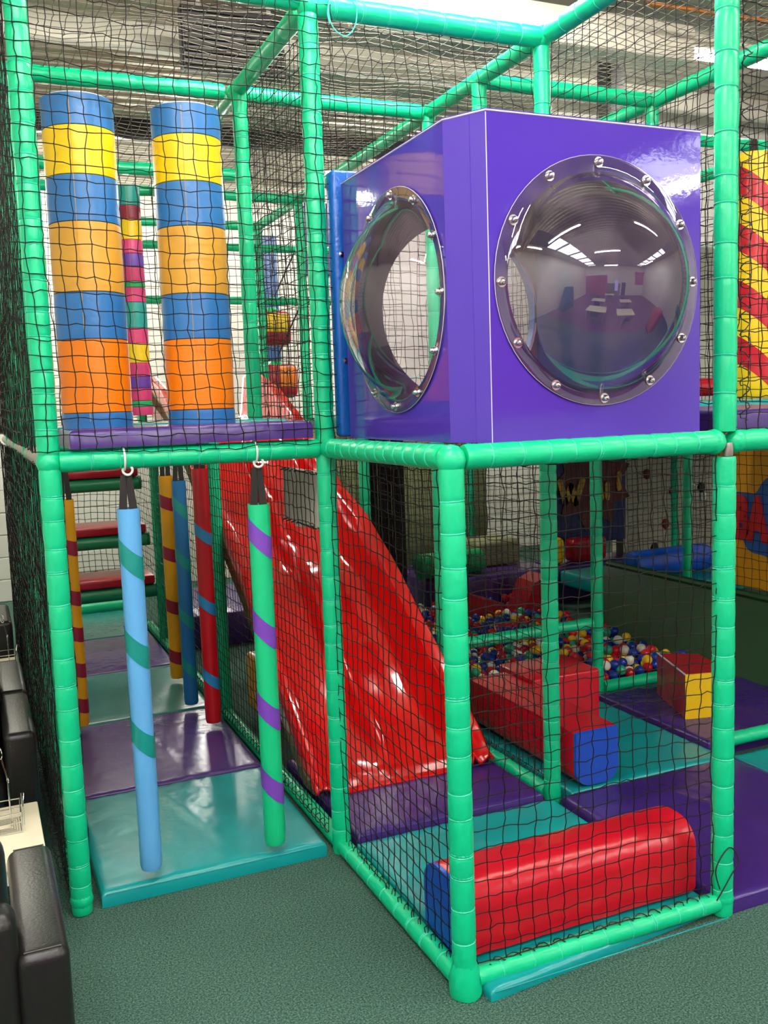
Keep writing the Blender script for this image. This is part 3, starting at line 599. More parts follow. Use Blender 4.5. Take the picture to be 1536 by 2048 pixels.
for i in range(ny + 1):
    y = 1.075 + (4.05 - 1.075) * i / ny; zf = smooth_tab(FLO, y) + .012 * math.sin((y - 1.2) * 2 * PI / .42) * min(1, max(0, (y - 1.3) / .2)) * (1 if y < 3.2 else .3)
    zr = max(smooth_tab(RIM, y, .02), zf + .03); rg = .095 * min(1, max(0, (y - 1.20) / .25)); 
    k = min(1, max(0, (y - 1.09) / .1))
    sec = [(X0 - .012, zr - .12 * k - .02), (X0 - .012, zr - .014), (X0 - .004, zr - .004), (X0 + .010, zr), (X0 + .036, zr - .004), (X0 + .044, zr - .014), (X0 + .052, zf + .05), (X0 + .066, zf + .012), (X0 + .085, zf), (X0 + .258, zf), (X0 + .285, zf + .006), (X0 + .302, zf + rg * .35),
           (X0 + .318, zf + rg * .95), (X0 + .332, zf + rg * 1.05), (X0 + .348, zf + rg * 1.0), (X0 + .368, zf + rg * .3), (X0 + .392, zf), (X0 + .562, zf), (X0 + .582, zf + .012), (X0 + .596, zf + .05), (X0 + .620, zr - .03), (X0 + .626, zr - .02), (X0 + .650, zr - .004), (X0 + .668, zr), (X0 + .678, zr - .014), (X0 + .678, zr - .12 * k - .02)]
    rows.append([(x, y, max(.062, z)) for x, z in sec])
n = len(rows[0]); vs = [p for r_ in rows for p in r_]
fs = [(i * n + k, i * n + k + 1, (i + 1) * n + k + 1, (i + 1) * n + k) for i in range(ny) for k in range(n - 1)]
b.add(vs, fs); so = b.build('slide_chute', 'slide_red', sl, smooth=45)
md = so.modifiers.new('thick', 'SOLIDIFY'); md.thickness = .012; md.offset = -1
# skirt that closes the toe of the slide
for y in (1.78, 2.46, 2.95):
    zf = smooth_tab(FLO, y) + .012 * math.sin((y - 1.2) * 2 * PI / .42)
    MB().rbox(X0 + .06, X0 + .61, y - .004, y + .004, zf - .02, zf - .003, .001, 1).build('joint_rib', 'slide_red', sl)
tl = MB()
for k in range(2): tl.rbox(.08 + k * .5, .14 + k * .5, 2.75, 2.81, .05, .80, .005, 1)
tl.rbox(.08, .64, 2.75, 2.81, .76, .82, .005, 1); tl.build('support_frame', 'dark_metal', sl)

# ------------------------------------------------------------------ hanging pillars
def pillar(label, x, y, z0, z1, r, m, bm, pitch, bw, ph, zt, nlab='pillar', ring=True, sides=20):
    t = thing('hanging_pillar', (x, y, z0), label, 'padded pillar')
    rn = random.Random(int(x * 1000)); prof = [(r * .2, .001), (r * .9, 0), (r, .012)] + [(r * (1 + rn.uniform(-.012, .012)), (z1 - z0) * k / 14) for k in range(1, 14)] + [(r, z1 - z0), (r * .93, z1 - z0 - .002), (r * .93, z1 - z0 - .02)]
    MB().lathe(prof, sides, (x, y, z0)).build('pillar_sleeve', m, t)
    # slanting coloured bands sewn round the sleeve
    for f in pitch:
        b = MB(); zc = z1 - (z1 - z0) * f
        for k in range(29):
            an = 2 * PI * k / 28; dx, dy = math.cos(an) * (r + .0014), math.sin(an) * (r + .0014); sl_ = -ph * (dx * .915 - dy * .40)
            b.v += [(x + dx, y + dy, min(max(zc + sl_ - bw / 2, z0 + .004), z1 - .002)), (x + dx, y + dy, min(max(zc + sl_ + bw / 2, z0 + .004), z1 - .002))]
            if k: i = len(b.v); b.f.append((i - 4, i - 2, i - 1, i - 3))
        b.build('slanted_band', bm, t, smooth=60)
    # webbing loop and plastic ring up to the beam
    b = MB()
    for s in (-1, 1):
        w = .011; xx = x + s * .016
        b.add([(xx - w, y - .004, z1 - .03), (xx + w, y - .004, z1 - .03), (x + s * .006 + w * .8, y - .003, zt - .01), (x + s * .006 - w * .8, y - .003, zt - .01),
               (xx - w, y + .002, z1 - .03), (xx + w, y + .002, z1 - .03), (x + s * .006 + w * .8, y + .003, zt - .01), (x + s * .006 - w * .8, y + .003, zt - .01)], [(0, 1, 2, 3), (5, 4, 7, 6), (0, 3, 7, 4), (1, 5, 6, 2), (3, 2, 6, 7)])
    b.build('webbing_loop', 'black_strap', t)
    if ring:
        MB().ring((x + .004, y - .008, zt + .004), (.3, 1, 0), .013, .0035, 20, 8).build('hanger_ring', 'white_plastic', t)
        q = MB(); q.ring((x - .004, y, H1), (1, 0, 0), .031, .003, 28, 6); q.build('cable_tie', 'white_plastic', t)
    else:
        MB().tube([(x, y, zt - .02), (x, y, H1 + .02)], .006, 6).build('hanger_rope', 'cord_black', t)
    return t
pillar('light blue hanging pillar with teal slanting bands, leftmost at the front', -.578, D - .004, .088, 1.115, .0305, 'sky_blue', 'band_teal', (.133, .376, .624), .064, .95, 1.215)
pillar('green hanging pillar with purple slanting bands, beside the slide', -.213, D - .004, .08, 1.10, .0315, 'pil_green', 'band_violet', (.096, .357, .597, .818), .064, .95, 1.215)
pillar('red hanging pillar with blue slanting bands, behind the front two', -.115, 1.98, .079, 1.14, .033, 'pil_red', 'band_blue', (.25, .525, .82), .05, .8, 1.22, ring=False)
pillar('blue hanging pillar with teal slanting bands, left of the red one', -.145, 2.27, .079, 1.075, .031, 'pil_blue', 'band_teal', (.114, .345, .604, .828), .055, 1.0, 1.22, ring=False)
pillar('yellow hanging pillar with maroon slanting bands, left of the blue one', -.117, 2.72, .079, 1.07, .033, 'pil_yellow', 'band_maroon', (.13, .38, .64, .89), .062, .4, 1.22, ring=False)
pillar('yellow hanging pillar with maroon bands, peeping out behind the leftmost post', -.62, 2.22, .079, 1.03, .033, 'pil_yellow', 'band_maroon', (.2, .42, .58, .74, .9), .06, .4, 1.2, ring=False)
padded('padded_beam', 'shadowed green padded beam carrying the rear hanging pillars', (-W, 2.22, H1), (0, 2.22, H1), .026, .3, ties=False)
padded('padded_beam', 'shadowed green padded beam deep in the left corridor', (-W, 2.74, H1), (0, 2.74, H1), .026, .3, ties=False)

# ------------------------------------------------------------------ banded columns on the upper deck
def column(label, x, y, z0, r, bands, cap='wall_white', n=36, tilt=(0, 0)):
    t = thing('padded_column', (x, y, z0), label, 'padded column'); z = z0; rn = random.Random(int(abs(x) * 977)); tot = sum(h for h, _ in bands)
    for k, (h, m) in enumerate(bands):
        b = MB(); m_ = 5
        prof = [(r - .006, 0), (r - .0005, .0015)] + [(r * (1 + rn.uniform(-.006, .006)), h * (q + 1) / (m_ + 1)) for q in range(m_)] + [(r - .0005, h - .0015), (r - .006, h)]
        b.lathe(prof, n, (x + tilt[0] * (z - z0), y + tilt[1] * (z - z0), z)); b.build('colour_band', m, t, smooth=50); z += h
    b = MB(); b.lathe([(r - .006, 0), (r - .01, .006), (r * .6, .012), (.001, .014)], n, (x + tilt[0] * tot, y + tilt[1] * tot, z - .002)); b.build('top_cap', cap, t)
    # vertical sewn seam
    a = -1.9; b = MB(); b.tube([(x + math.cos(a) * (r + .0005), y + math.sin(a) * (r + .0005), z0 + .02), (x + tilt[0] * tot + math.cos(a) * (r + .0005), y + tilt[1] * tot + math.sin(a) * (r + .0005), z - .01)], .0008, 5); b.build('seam', 'col_tan', t)
    return t
S = [(.045, 'col_blue'), (.205, 'col_orange'), (.13, 'col_blue'), (.19, 'col_tan'), (.125, 'col_blue'), (.13, 'col_yellow'), (.085, 'col_blue')]
column('left blue, yellow and orange banded column on the upper deck', -.612, 1.03, 1.331, .0985, [(h * 1.0, m) for h, m in S])
column('right blue, yellow and orange banded column on the upper deck', -.318, .985, 1.331, .0985, [(h * .985, m) for h, m in S])
S2 = [(.045, 'pink'), (.03, 'col_green'), (.065, 'pink'), (.06, 'violet'), (.07, 'pink'), (.10, 'col_yellow'), (.08, 'pink'), (.13, 'col_teal'), (.075, 'pink'), (.03, 'col_green'), (.075, 'pink'), (.065, 'violet'), (.07, 'pink'), (.10, 'col_yellow'), (.07, 'col_maroon'), (.10, 'col_teal')]
column('slim pink, yellow and teal banded column between the striped pair', -.196, 2.8, 1.36, .0535, [(h * .91, m) for h, m in S2])
t = pillar('red and yellow spiral column at the right edge of the upper deck', 2.05, 1.2, 1.345, 2.325, .083, 'col_yellow', 'red_vinyl', (.17, .40, .63, .86), .11, .85, 2.40, ring=False, sides=28)
pillar('slim yellow and red spiral pole seen through the left dome', 1.52, 2.55, 1.36, 2.2, .036, 'col_yellow', 'red_dark', (.12, .35, .58, .8), .10, 1.0, 2.45, ring=False)
pillar('thin teal and purple striped pole far behind the upper deck post', .70, 4.6, 1.32, 2.35, .03, 'col_teal', 'violet', (.25, .55, .85), .12, .5, 2.45, ring=False)

# ------------------------------------------------------------------ red steps at the end of the corridor
for i, (y0, zt, lb) in enumerate(((3.70, .43, 'lowest red padded step at the end of the left corridor'), (3.90, .71, 'middle red padded step at the end of the left corridor'), (4.08, 1.04, 'highest red padded step at the end of the left corridor'))):
    t = thing('padded_step', (-.38, y0 + .17, zt - .15), lb, 'step')
    MB().rbox(-W + .06, -.03, y0, y0 + .34, zt - .052, zt, .012, 3).build('step_pad', 'red_dark', t)
    MB().tube([(-W + .03, y0 + .05, zt - .095), (-.01, y0 + .05, zt - .095)], .042, 14).build('step_bar', 'green_shaded', t)
    MB().tube([(-W + .03, y0 + .32, zt - .08), (-.01, y0 + .32, zt - .08)], .03, 10).build('step_bar', 'green_shaded', t)
padded('floor_beam', 'green padded beam on the floor below the red steps', (-W + .05, 4.7, .07), (-.03, 4.7, .07), .045, .3, ties=False)
tag(MB().rbox(.09, .34, 2.0, 2.2, .06, .30, .02, 3).build('foam_block', 'col_tan'), 'tan foam block under the slide behind the net', 'block')
MB_ = MB(); MB_.rbox(.1, .6, 3.5, 4.4, .001, .20, .02, 2); tag(MB_.build('foam_block', 'purple_mat'), 'low purple padded step far under the slide', 'block')
# ------------------------------------------------------------------ grey ribbed patch tied to the net
t = thing('patch_panel', (-.005, 1.05, .99), 'grey ribbed patch tied on the net above the slide', 'panel')
b = MB(); nn_ = 9
for k in range(nn_):
    y = .89 + .34 * (k + .5) / nn_; MB().tube([(.012, y, .995 + .01 * math.sin(k)), (.012, y, 1.172)], .0165, 8).build('rib', 'patch_grey', t)
for z in (1.0, 1.168):
    q = MB(); pts = [(.03 * math.sin(i * 1.9) * .3 - .004, .88 + .36 * i / 24, z + .004 * math.cos(i * 2.1)) for i in range(25)]; q.tube(pts, .0022, 4); q.build('lacing', 'cord_black', t)

# ------------------------------------------------------------------ soft play blocks
def dlog(x0, x1, y0, y1, z0, z1, rr, m, endm, label, name='foam_log', axis='x', corners=(1, 1, 1, 1), cat='block'):
    """long foam block with rounded long edges and a flat coloured end"""
    t = thing(name, ((x0 + x1) / 2, (y0 + y1) / 2, z0), label, cat)
    a0, a1 = (y0, y1) if axis == 'x' else (x0, x1); poly = []
    for (cx, cz, s, on) in ((a1 - rr, z1 - rr, 0, corners[0]), (a0 + rr, z1 - rr, 1, corners[1]), (a0 + rr, z0 + rr, 2, corners[2]), (a1 - rr, z0 + rr, 3, corners[3])):
        if on:
            for k in range(9): an = PI / 2 * (s + k / 8); poly.append((cx + rr * math.cos(an), cz + rr * math.sin(an)))
        else: poly.append((cx + rr * math.cos(PI / 4 + PI / 2 * s) * 1.38, cz + rr * math.sin(PI / 4 + PI / 2 * s) * 1.38))
    nseg = 18; lo, hi = (x0, x1) if axis == 'x' else (y0, y1); rn = random.Random(int(x0 * 100) + 5); n = len(poly); vs = []; fs = []
    mc = (sum(p[0] for p in poly) / n, sum(p[1] for p in poly) / n); zz = [0, .01, .03] + [.03 + .94 * k / (nseg - 5) for k in range(1, nseg - 5)] + [.97, .99, 1]
    for i, q in enumerate(zz):
        sh = [.95, .985][i] if i < 2 else ([.985, .95][i - len(zz) + 2] if i >= len(zz) - 2 else 1)
        for a, c in poly:
            k = sh * (1 + rn.uniform(-.008, .008) * (2 < i < len(zz) - 3)); p = (mc[0] + (a - mc[0]) * k, mc[1] + (c - mc[1]) * k); L = lo + (hi - lo) * q
            vs.append((L, p[0], p[1]) if axis == 'x' else (p[0], L, p[1]))
    for i in range(len(zz) - 1):
        for k in range(n): fs.append((i * n + k, i * n + (k + 1) % n, (i + 1) * n + (k + 1) % n, (i + 1) * n + k))
    fs += [tuple(range(n))[::-1], tuple(range((len(zz) - 1) * n, len(zz) * n))]
    b = MB(); b.add(vs, fs); b.build('foam_body', m, t, smooth=40)
    b = MB(); f0 = lambda a, c: ((lo - .006, mc[0] + (a - mc[0]) * .97, mc[1] + (c - mc[1]) * .97) if axis == 'x' else (mc[0] + (a - mc[0]) * .97, lo - .006, mc[1] + (c - mc[1]) * .97))
    f1 = lambda a, c: ((lo + .004, a, c) if axis == 'x' else (a, lo + .004, c))
    b.prism(poly, f0, f1); b.build('end_cap', endm, t, smooth=40)
    return t
dlog(.025, .745, .062, .25, .04, .232, .075, 'red_vinyl', 'blue_vinyl', 'long rounded red foam log with blue end behind the front net', corners=(1, 1, 0, 0))
dlog(.835, 1.015, .755, 1.52, .052, .245, .06, 'red_vinyl', 'blue_vinyl', 'long red foam block with blue rounded end beside the green post', name='foam_beam', axis='y', corners=(0, 0, 1, 1))
tag(MB().rbox(1.02, 1.345, 1.30, 1.57, .05, .262, .012, 3).build('foam_cube', 'red_vinyl'), 'red foam cube behind the long red block', 'block')
t = thing('foam_wedge', (1.7, 1.2, .066), 'red foam block with yellow front at right of the ball pit', 'block')
b = MB(); b.prism([(1.60, 1.08), (1.80, 1.03), (1.86, 1.30), (1.72, 1.40)], lambda x, y: (x, y, .068), lambda x, y: (x, y, .25)); b.build('foam_body', 'red_dark', t, smooth=0)
b = MB(); b.prism([(1.595, 1.078), (1.80, 1.025), (1.80, 1.03), (1.60, 1.085)], lambda x, y: (x, y, .068), lambda x, y: (x, y, .252)); b.build('front_face', 'yellow_vinyl', t, smooth=0)
b = MB(); b.tube([(1.598, 1.083, .252), (1.72, 1.40, .252)], .004, 5); b.build('piping', 'edge_white', t)

# ------------------------------------------------------------------ ball pit
PB = [(W + .12, 2.2), (1.64, 3.25)]
tag(MB().rbox(W + .06, 2.25, 1.64, 3.3, .001, .02, .004, 1).build('pit_floor_mat', 'purple_mat'), 'dark mat under the coloured balls of the ball pit', 'mat')
bn = ['ball_red', 'ball_blue', 'ball_yellow', 'ball_white', 'ball_green']; br = .0245
def ico(r, sub):
    bm = bmesh.new(); bmesh.ops.create_icosphere(bm, subdivisions=sub, radius=r); bm.verts.ensure_lookup_table()
    o = [tuple(v.co) for v in bm.verts], [tuple(v.index for v in f.verts) for f in bm.faces]; bm.free(); return o
IV, IF = ico(br, 3); bmesh_ = {}
for nm in bn:
    q = MB(); q.add(IV, IF); bmesh_[nm] = q.mesh('ball', nm, smooth=80)
rn = random.Random(42); pos = []
gx = np.arange(W + .13, 2.1, br * 2.02); gy = np.arange(1.68, 3.28, br * 1.78)
for lay in range(2):
    for j, y in enumerate(gy):
        for i, x in enumerate(gx):
            xx = x + (br if (j + lay) % 2 else 0) + rn.uniform(-.006, .006); yy = y + rn.uniform(-.006, .006) + lay * .02
            hill = .03 * math.exp(-((xx - 1.2) ** 2 + (yy - 2.9) ** 2) * 3)
            if 2.95 < yy < 3.25 and (1.58 < xx < 1.97 or 1.97 < xx < 2.4): continue
            if lay == 0: pos.append((xx, yy, .085 + hill + rn.uniform(-.012, .018)))
            elif rn.random() < .28: pos.append((xx, yy, .118 + hill + rn.uniform(0, .01)))
pos.sort(key=lambda p: (p[0] + .956) * .395 + (p[1] + 1.83) * .912 - (2.0 if p[2] > .11 else 0) * .35)
cnames = {'ball_red': 'red', 'ball_blue': 'dark blue', 'ball_yellow': 'yellow', 'ball_white': 'white', 'ball_green': 'sea green'}
pick = lambda: rn.choices(bn, (30, 30, 14, 12, 12))[0]
rest = MB(); rmat = []; LV, LF = ico(br, 2)
for k, p in enumerate(pos):
    nm = pick()
    if k < 300:
        o = bpy.data.objects.new('pit_ball', bmesh_[nm]); COL.objects.link(o); o.location = p
        tag(o, f'small {cnames[nm]} plastic ball among the nearest in the ball pit', 'ball', f'nearest {cnames[nm]} balls of the ball pit')
    else: rest.add([(v[0] + p[0], v[1] + p[1], v[2] + p[2]) for v in LV], LF); rmat += [bn.index(nm)] * len(LF)
ro = rest.build('pit_balls', bn[0], smooth=80)
for nm in bn[1:]: ro.data.materials.append(MATS[nm])
ro.data.polygons.foreach_set('material_index', rmat)
tag(ro, 'mass of mixed coloured plastic balls farther back in the ball pit', 'balls', kind='stuff')
# things round the pit
t = thing('padded_ramp', (2.3, 2.0, 0.001), 'dark green padded ramp wall at right of the ball pit', 'ramp')
b = MB(); b.prism([(2.18, .001), (2.42, .001), (2.42, .42), (2.36, .42)], lambda x, z: (x, .9, z), lambda x, z: (x, 2.6, z)); b.build('ramp_body', 'ramp_green', t, smooth=0)
b = MB(); b.tube([(2.365, .9, .415), (2.365, 2.6, .415)], .02, 8); b.build('top_roll', 'ramp_green', t)
t = thing('letter_sign', (2.40, 1.4, .42), 'yellow painted panel with red letters on a blue splash at right edge', 'sign')
MB().rbox(2.395, 2.43, .9, 1.80, .44, 1.22, .004, 1).build('board', 'panel_yellow', t)
blob = []
for k in range(60):
    a = 2 * PI * k / 60; r_ = .2 + .035 * math.sin(3 * a + 1) + .03 * math.sin(5 * a); blob.append((1.43 + r_ * 1.15 * math.cos(a), .78 + r_ * .95 * math.sin(a)))
b = MB(); b.prism(blob, lambda y, z: (2.392, y, z), lambda y, z: (2.397, y, z)); b.build('blue_splash', 'panel_blue', t)
vs, fs = text_mesh('BA', .27, .004, .016)
b = MB(); b.add([(2.386 - v.z, 1.645 - v.x * .62, .685 + v.y) for v in vs], fs); b.build('lettering', 'panel_red', t, smooth=0)
# shadowed painted board with yellow letters
t = thing('letter_board', (2.95, 3.6, .36), 'dark navy painted board with yellow letters behind the ball pit', 'sign')
MB().rbox(2.64, 3.27, 3.60, 3.64, .36, 1.249, .004, 1).build('board', 'navy', t)
for xa in (2.66, 3.21): MB().rbox(xa, xa + .04, 3.605, 3.635, .255, .37, 0).build('leg', 'dark_metal', t)
def star(cx, cz, r1, r2, n=9): return [(cx + (r1 if k % 2 else r2) * math.cos(PI * k / n), cz + (r1 if k % 2 else r2) * math.sin(PI * k / n)) for k in range(2 * n)]
b = MB(); b.prism(star(2.98, .78, .34, .24), lambda x, z: (x, 3.592, z), lambda x, z: (x, 3.601, z)); b.build('maroon_burst', 'maroon_paint', t, smooth=0)
def strokes(b, segs, y, w):
    for p, q in segs:
        d = Vector((q[0] - p[0], 0, q[1] - p[1])); L = d.length; d.normalize(); s = Vector((-d.z, 0, d.x)); poly = []
        for k in range(9): a = PI / 2 + PI * k / 8; poly.append((p[0] + w * (math.cos(a) * d.x + math.sin(a) * s.x), p[1] + w * (math.cos(a) * d.z + math.sin(a) * s.z)))
        for k in range(9): a = -PI / 2 + PI * k / 8; poly.append((q[0] + w * (math.cos(a) * d.x + math.sin(a) * s.x), q[1] + w * (math.cos(a) * d.z + math.sin(a) * s.z)))
        b.prism(poly, lambda x, z: (x, y, z), lambda x, z: (x, y + .008, z))
b = MB(); strokes(b, [((2.71, .80), (2.75, .66)), ((2.75, .66), (2.795, .77)), ((2.795, .77), (2.835, .65)), ((2.835, .65), (2.89, .80))], 3.582, .023); b.build('lettering', 'gold_paint', t)
b = MB(); strokes(b, [((2.98, .80), (2.98, .70)), ((3.03, .82), (3.05, .67)), ((3.10, .76), (3.10, .67)), ((3.20, .83), (3.20, .73))], 3.582, .02); b.build('lettering', 'gold_paint', t)
# climbing wall with holds
t = thing('climbing_wall', (3.8, 3.75, .1), 'grey climbing wall with bolted holds beyond the tall post', 'climbing wall')
MB().rbox(3.28, 4.6, 3.72, 3.78, .1, 1.24, .005, 1).build('wall_sheet', 'wall_grey', t)
for x, z, m in ((3.79, .66, 'rock_hold'), (3.72, .42, 'rock_hold'), (3.93, .30, 'rock_hold'), (4.06, .67, 'rock_hold_dark'), (4.08, .60, 'white_plastic'), (3.55, .8, 'rock_hold'), (3.62, .25, 'rock_hold_dark')):
    b = MB(); IVh, IFh = ico(.035, 2); r2 = random.Random(int(x * 100)); b.add([(v[0] * r2.uniform(.85, 1.1) + x, v[1] * .6 + 3.715, v[2] * r2.uniform(.9, 1.3) + z) for v in IVh], IFh); b.build('climbing_hold', m, t, smooth=60)
t = thing('foam_roll', (2.9, 2.6, .2), 'glossy blue foam roll lying below the climbing wall', 'roll')
MB().tube([(2.66, 2.78, .345), (2.67, 2.78, .345), (3.25, 2.80, .345), (3.26, 2.80, .345)], [.07, .085, .085, .08], 24).build('roll_body', 'blue_vinyl', t)
MB().tube([(3.255, 2.80, .345), (3.262, 2.80, .345)], .075, 24).build('roll_end', 'dark_metal', t)
tag(MB().rbox(2.5, 3.9, 2.55, 3.3, .16, .255, .02, 3).build('platform_mat', 'teal'), 'teal padded platform under the blue foam roll', 'mat')
tag(MB().rbox(1.6, 2.5, 3.32, 4.0, .001, .27, .03, 3).build('platform_mat', 'purple_old'), 'purple padded platform behind the ball pit', 'mat')
for x, lb in ((1.62, 'dark red foam wedge in the ball pit, left one'), (2.12, 'dark red foam wedge in the ball pit, right one')):
    b = MB(); b.prism([(x, .05), (x + .30, .05), (x + .30, .15), (x, .26)] if x < 2 else [(x - .1, .05), (x + .1, .05), (x + .1, .30), (x + .0, .26)], lambda a, z: (a, 3.0, z), lambda a, z: (a, 3.2, z)); tag(b.build('foam_wedge', 'red_dark', smooth=0), lb, 'block')
tag(MB().tube([(1.55, 3.45, .35), (1.56, 3.45, .35), (2.0, 3.48, .35), (2.01, 3.48, .35)], [.06, .08, .08, .06], 20).build('foam_roll', 'col_green'), 'green foam roll lying behind the ball pit', 'roll')
tag(MB().rbox(2.08, 2.4, 3.6, 3.9, .272, .44, .03, 3).build('foam_block', 'wall_olive'), 'dull olive foam block behind the ball pit', 'block')
tag(MB().rbox(2.56, 3.3, 3.42, 3.7, .001, .258, .02, 3).build('platform_mat', 'purple_old'), 'purple padded platform below the painted letter board', 'mat')
tag(MB().rbox(2.56, 2.66, 3.45, 3.55, .26, .44, .04, 4).build('foam_block', 'yellow_vinyl'), 'small yellow rounded block below the painted letter board', 'block')
tag(MB().rbox(2.72, 3.0, 3.45, 3.58, .26, .42, .03, 3).build('foam_block', 'red_dark'), 'dark red block below the painted letter board', 'block')
t = thing('brown_curtain', (1.42, 3.3, .05), 'dark brown hanging strip curtain behind the slide', 'curtain')
for k in range(6): MB().rbox(1.20 + k * .045, 1.243 + k * .045, 3.42 + .01 * (k % 2), 3.44 + .01 * (k % 2), .3, 1.2, .006, 2).build('strip', 'curtain', t)
tag(MB().rbox(1.18, 1.5, 3.48, 3.62, .001, .50, .04, 3).build('foam_block', 'navy'), 'dark navy padded block at the foot of the brown curtain', 'block')
tag(MB().rbox(.95, 2.6, 4.4, 4.45, .001, 1.24, .01, 1).build('olive_panel', 'wall_olive'), 'olive green panel behind the nets of the ball pit', 'panel')

# ------------------------------------------------------------------ things far back on the upper deck
for x, z, lb, k in ((1.02, 1.80, 'upper red and yellow fruit pad hanging far behind', 0), (1.05, 1.44, 'lower red and yellow fruit pad hanging far behind', 1)):
    t = thing('hanging_pad', (x, 4.55, z), lb, 'pad')
    b = MB(); b.rbox(x - .12, x + .12, 4.48, 4.62, z, z + .235, .045, 4); b.build('pad_body', 'red_dark', t)
    MB().tube([(x, 4.55, z + .22), (x, 4.55, z + .3), (x, 4.0, 2.36 if k == 0 else 2.04)], .006, 6).build('hanger_rope', 'cord_black', t)
    b = MB(); b.rbox(x - .07 + k * .05, x + .10, 4.474, 4.50, z + .09 - k * .02, z + .215, .03, 3); b.build('yellow_patch', 'yellow_vinyl' if k == 0 else 'col_orange', t)
    b = MB(); b.rbox(x - .05 - k * .02, x + .03 - k * .02, 4.50, 4.60, z + .19 - k * .04, z + .262, .02, 3); b.build('green_leaf', 'col_green', t)
tag(MB().rbox(1.22, 1.42, YB - .05, YB - .01, 1.2, 2.75, .004, 1).build('wall_strip', 'blue_panel'), 'blue vertical strip on the white back wall', 'panel')
tag(MB().rbox(1.62, 2.35, YB - .06, YB - .01, 2.45, 3.1, .004, 1).build('wall_sheet', 'navy'), 'dark blue sheet high on the back wall behind the slanting rail', 'panel')
tag(MB().tube([(1.65, 1.62, 1.40), (1.67, 1.62, 1.40), (2.78, 1.62, 1.40), (2.80, 1.62, 1.40)], [.03, .042, .042, .03], 18).build('foam_roll', 'red_vinyl'), 'red foam roll lying on the upper deck behind the tall right post', 'roll')
tag(MB().tube([(1.3, 2.5, 1.36), (2.0, 3.0, 1.48)], .035, 12).build('rope_roll', 'pil_blue'), 'blue wrapped bar seen low through the left dome', 'bar')

# ------------------------------------------------------------------ black leather armchairs, low tables, wire holders
def armchair(label, xr, y0, face):
    """xr: right side; y0: rear; face +1 looks to +Y, -1 to -Y; depth .46"""
    w, dp = .56, .47; yy = (lambda s: y0 + s) if face > 0 else (lambda s: y0 - s)
    t = thing('armchair', (xr - w / 2, yy(dp / 2), 0), label, 'armchair', 'black leather armchairs by the play frame')
    def bx(b, x0, x1, s0, s1, z0, z1, r, sg=4): a, c = sorted((yy(s0), yy(s1))); return b.rbox(x0, x1, a, c, z0, z1, r, sg)
    bx(MB(), xr - w + .085, xr - .085, .03, dp - .02, .03, .17, .015).build('base', 'leather', t)
    for q in (xr - .092, xr - w):
        a = bx(MB(), q, q + .092, .0, dp, .02, .42, .022, 5).build('arm', 'leather', t)
        for e_ in (yy(.014), yy(dp - .014)): MB().tube([(q + .014, e_, .4195), (q + .078, e_, .4195)], .0016, 5).build('stitching', 'stitch', a)
    bx(MB(), xr - w + .095, xr - .095, .10, dp + .012, .16, .285, .04, 5).build('seat_cushion', 'leather', t)
    bx(MB(), xr - w + .085, xr - .085, 0.0, .09, .03, .50, .03, 4).build('back_frame', 'leather', t)
    bx(MB(), xr - w + .095, xr - .095, .05, .19, .27, .62, .06, 6).build('back_cushion', 'leather', t)
    for q in (xr - .07, xr - w + .03):
        for s_ in (.03, dp - .07): bx(MB(), q, q + .04, s_, s_ + .04, 0.0005, .03, .004, 1).build('foot', 'dark_metal', t)
    return t
armchair('nearest black leather armchair at lower left, its arm in front', -.862, -.12, 1)
armchair('black leather armchair facing the nearer white table', -.842, 1.63, -1)
armchair('black leather armchair back to back behind the second one', -.842, 1.645, 1)
armchair('farthest black leather armchair at the left edge', -.842, 3.35, -1)
def low_table(label, x1, y0, y1):
    t = thing('low_table', (x1 - .25, (y0 + y1) / 2, 0), label, 'table', 'low white tables between the armchairs')
    MB().rbox(x1 - .5, x1, y0, y1, .275, .30, .004, 2).build('table_top', 'laminate', t)
    for a in (x1 - .47, x1 - .07):
        for c in (y0 + .03, y1 - .07): MB().rbox(a, a + .04, c, c + .04, .0005, .275, .003, 1).build('leg', 'table_edge', t)
    MB().rbox(x1 - .48, x1 - .02, y0 + .01, y0 + .03, .235, .275, .002, 1).build('apron', 'table_edge', t)
    MB().rbox(x1 - .48, x1 - .02, y1 - .03, y1 - .01, .235, .275, .002, 1).build('apron', 'table_edge', t)
low_table('nearer low white table between two black armchairs', -.862, .545, .905); low_table('farther low white table beyond the back to back armchairs', -.842, 2.36, 2.66)
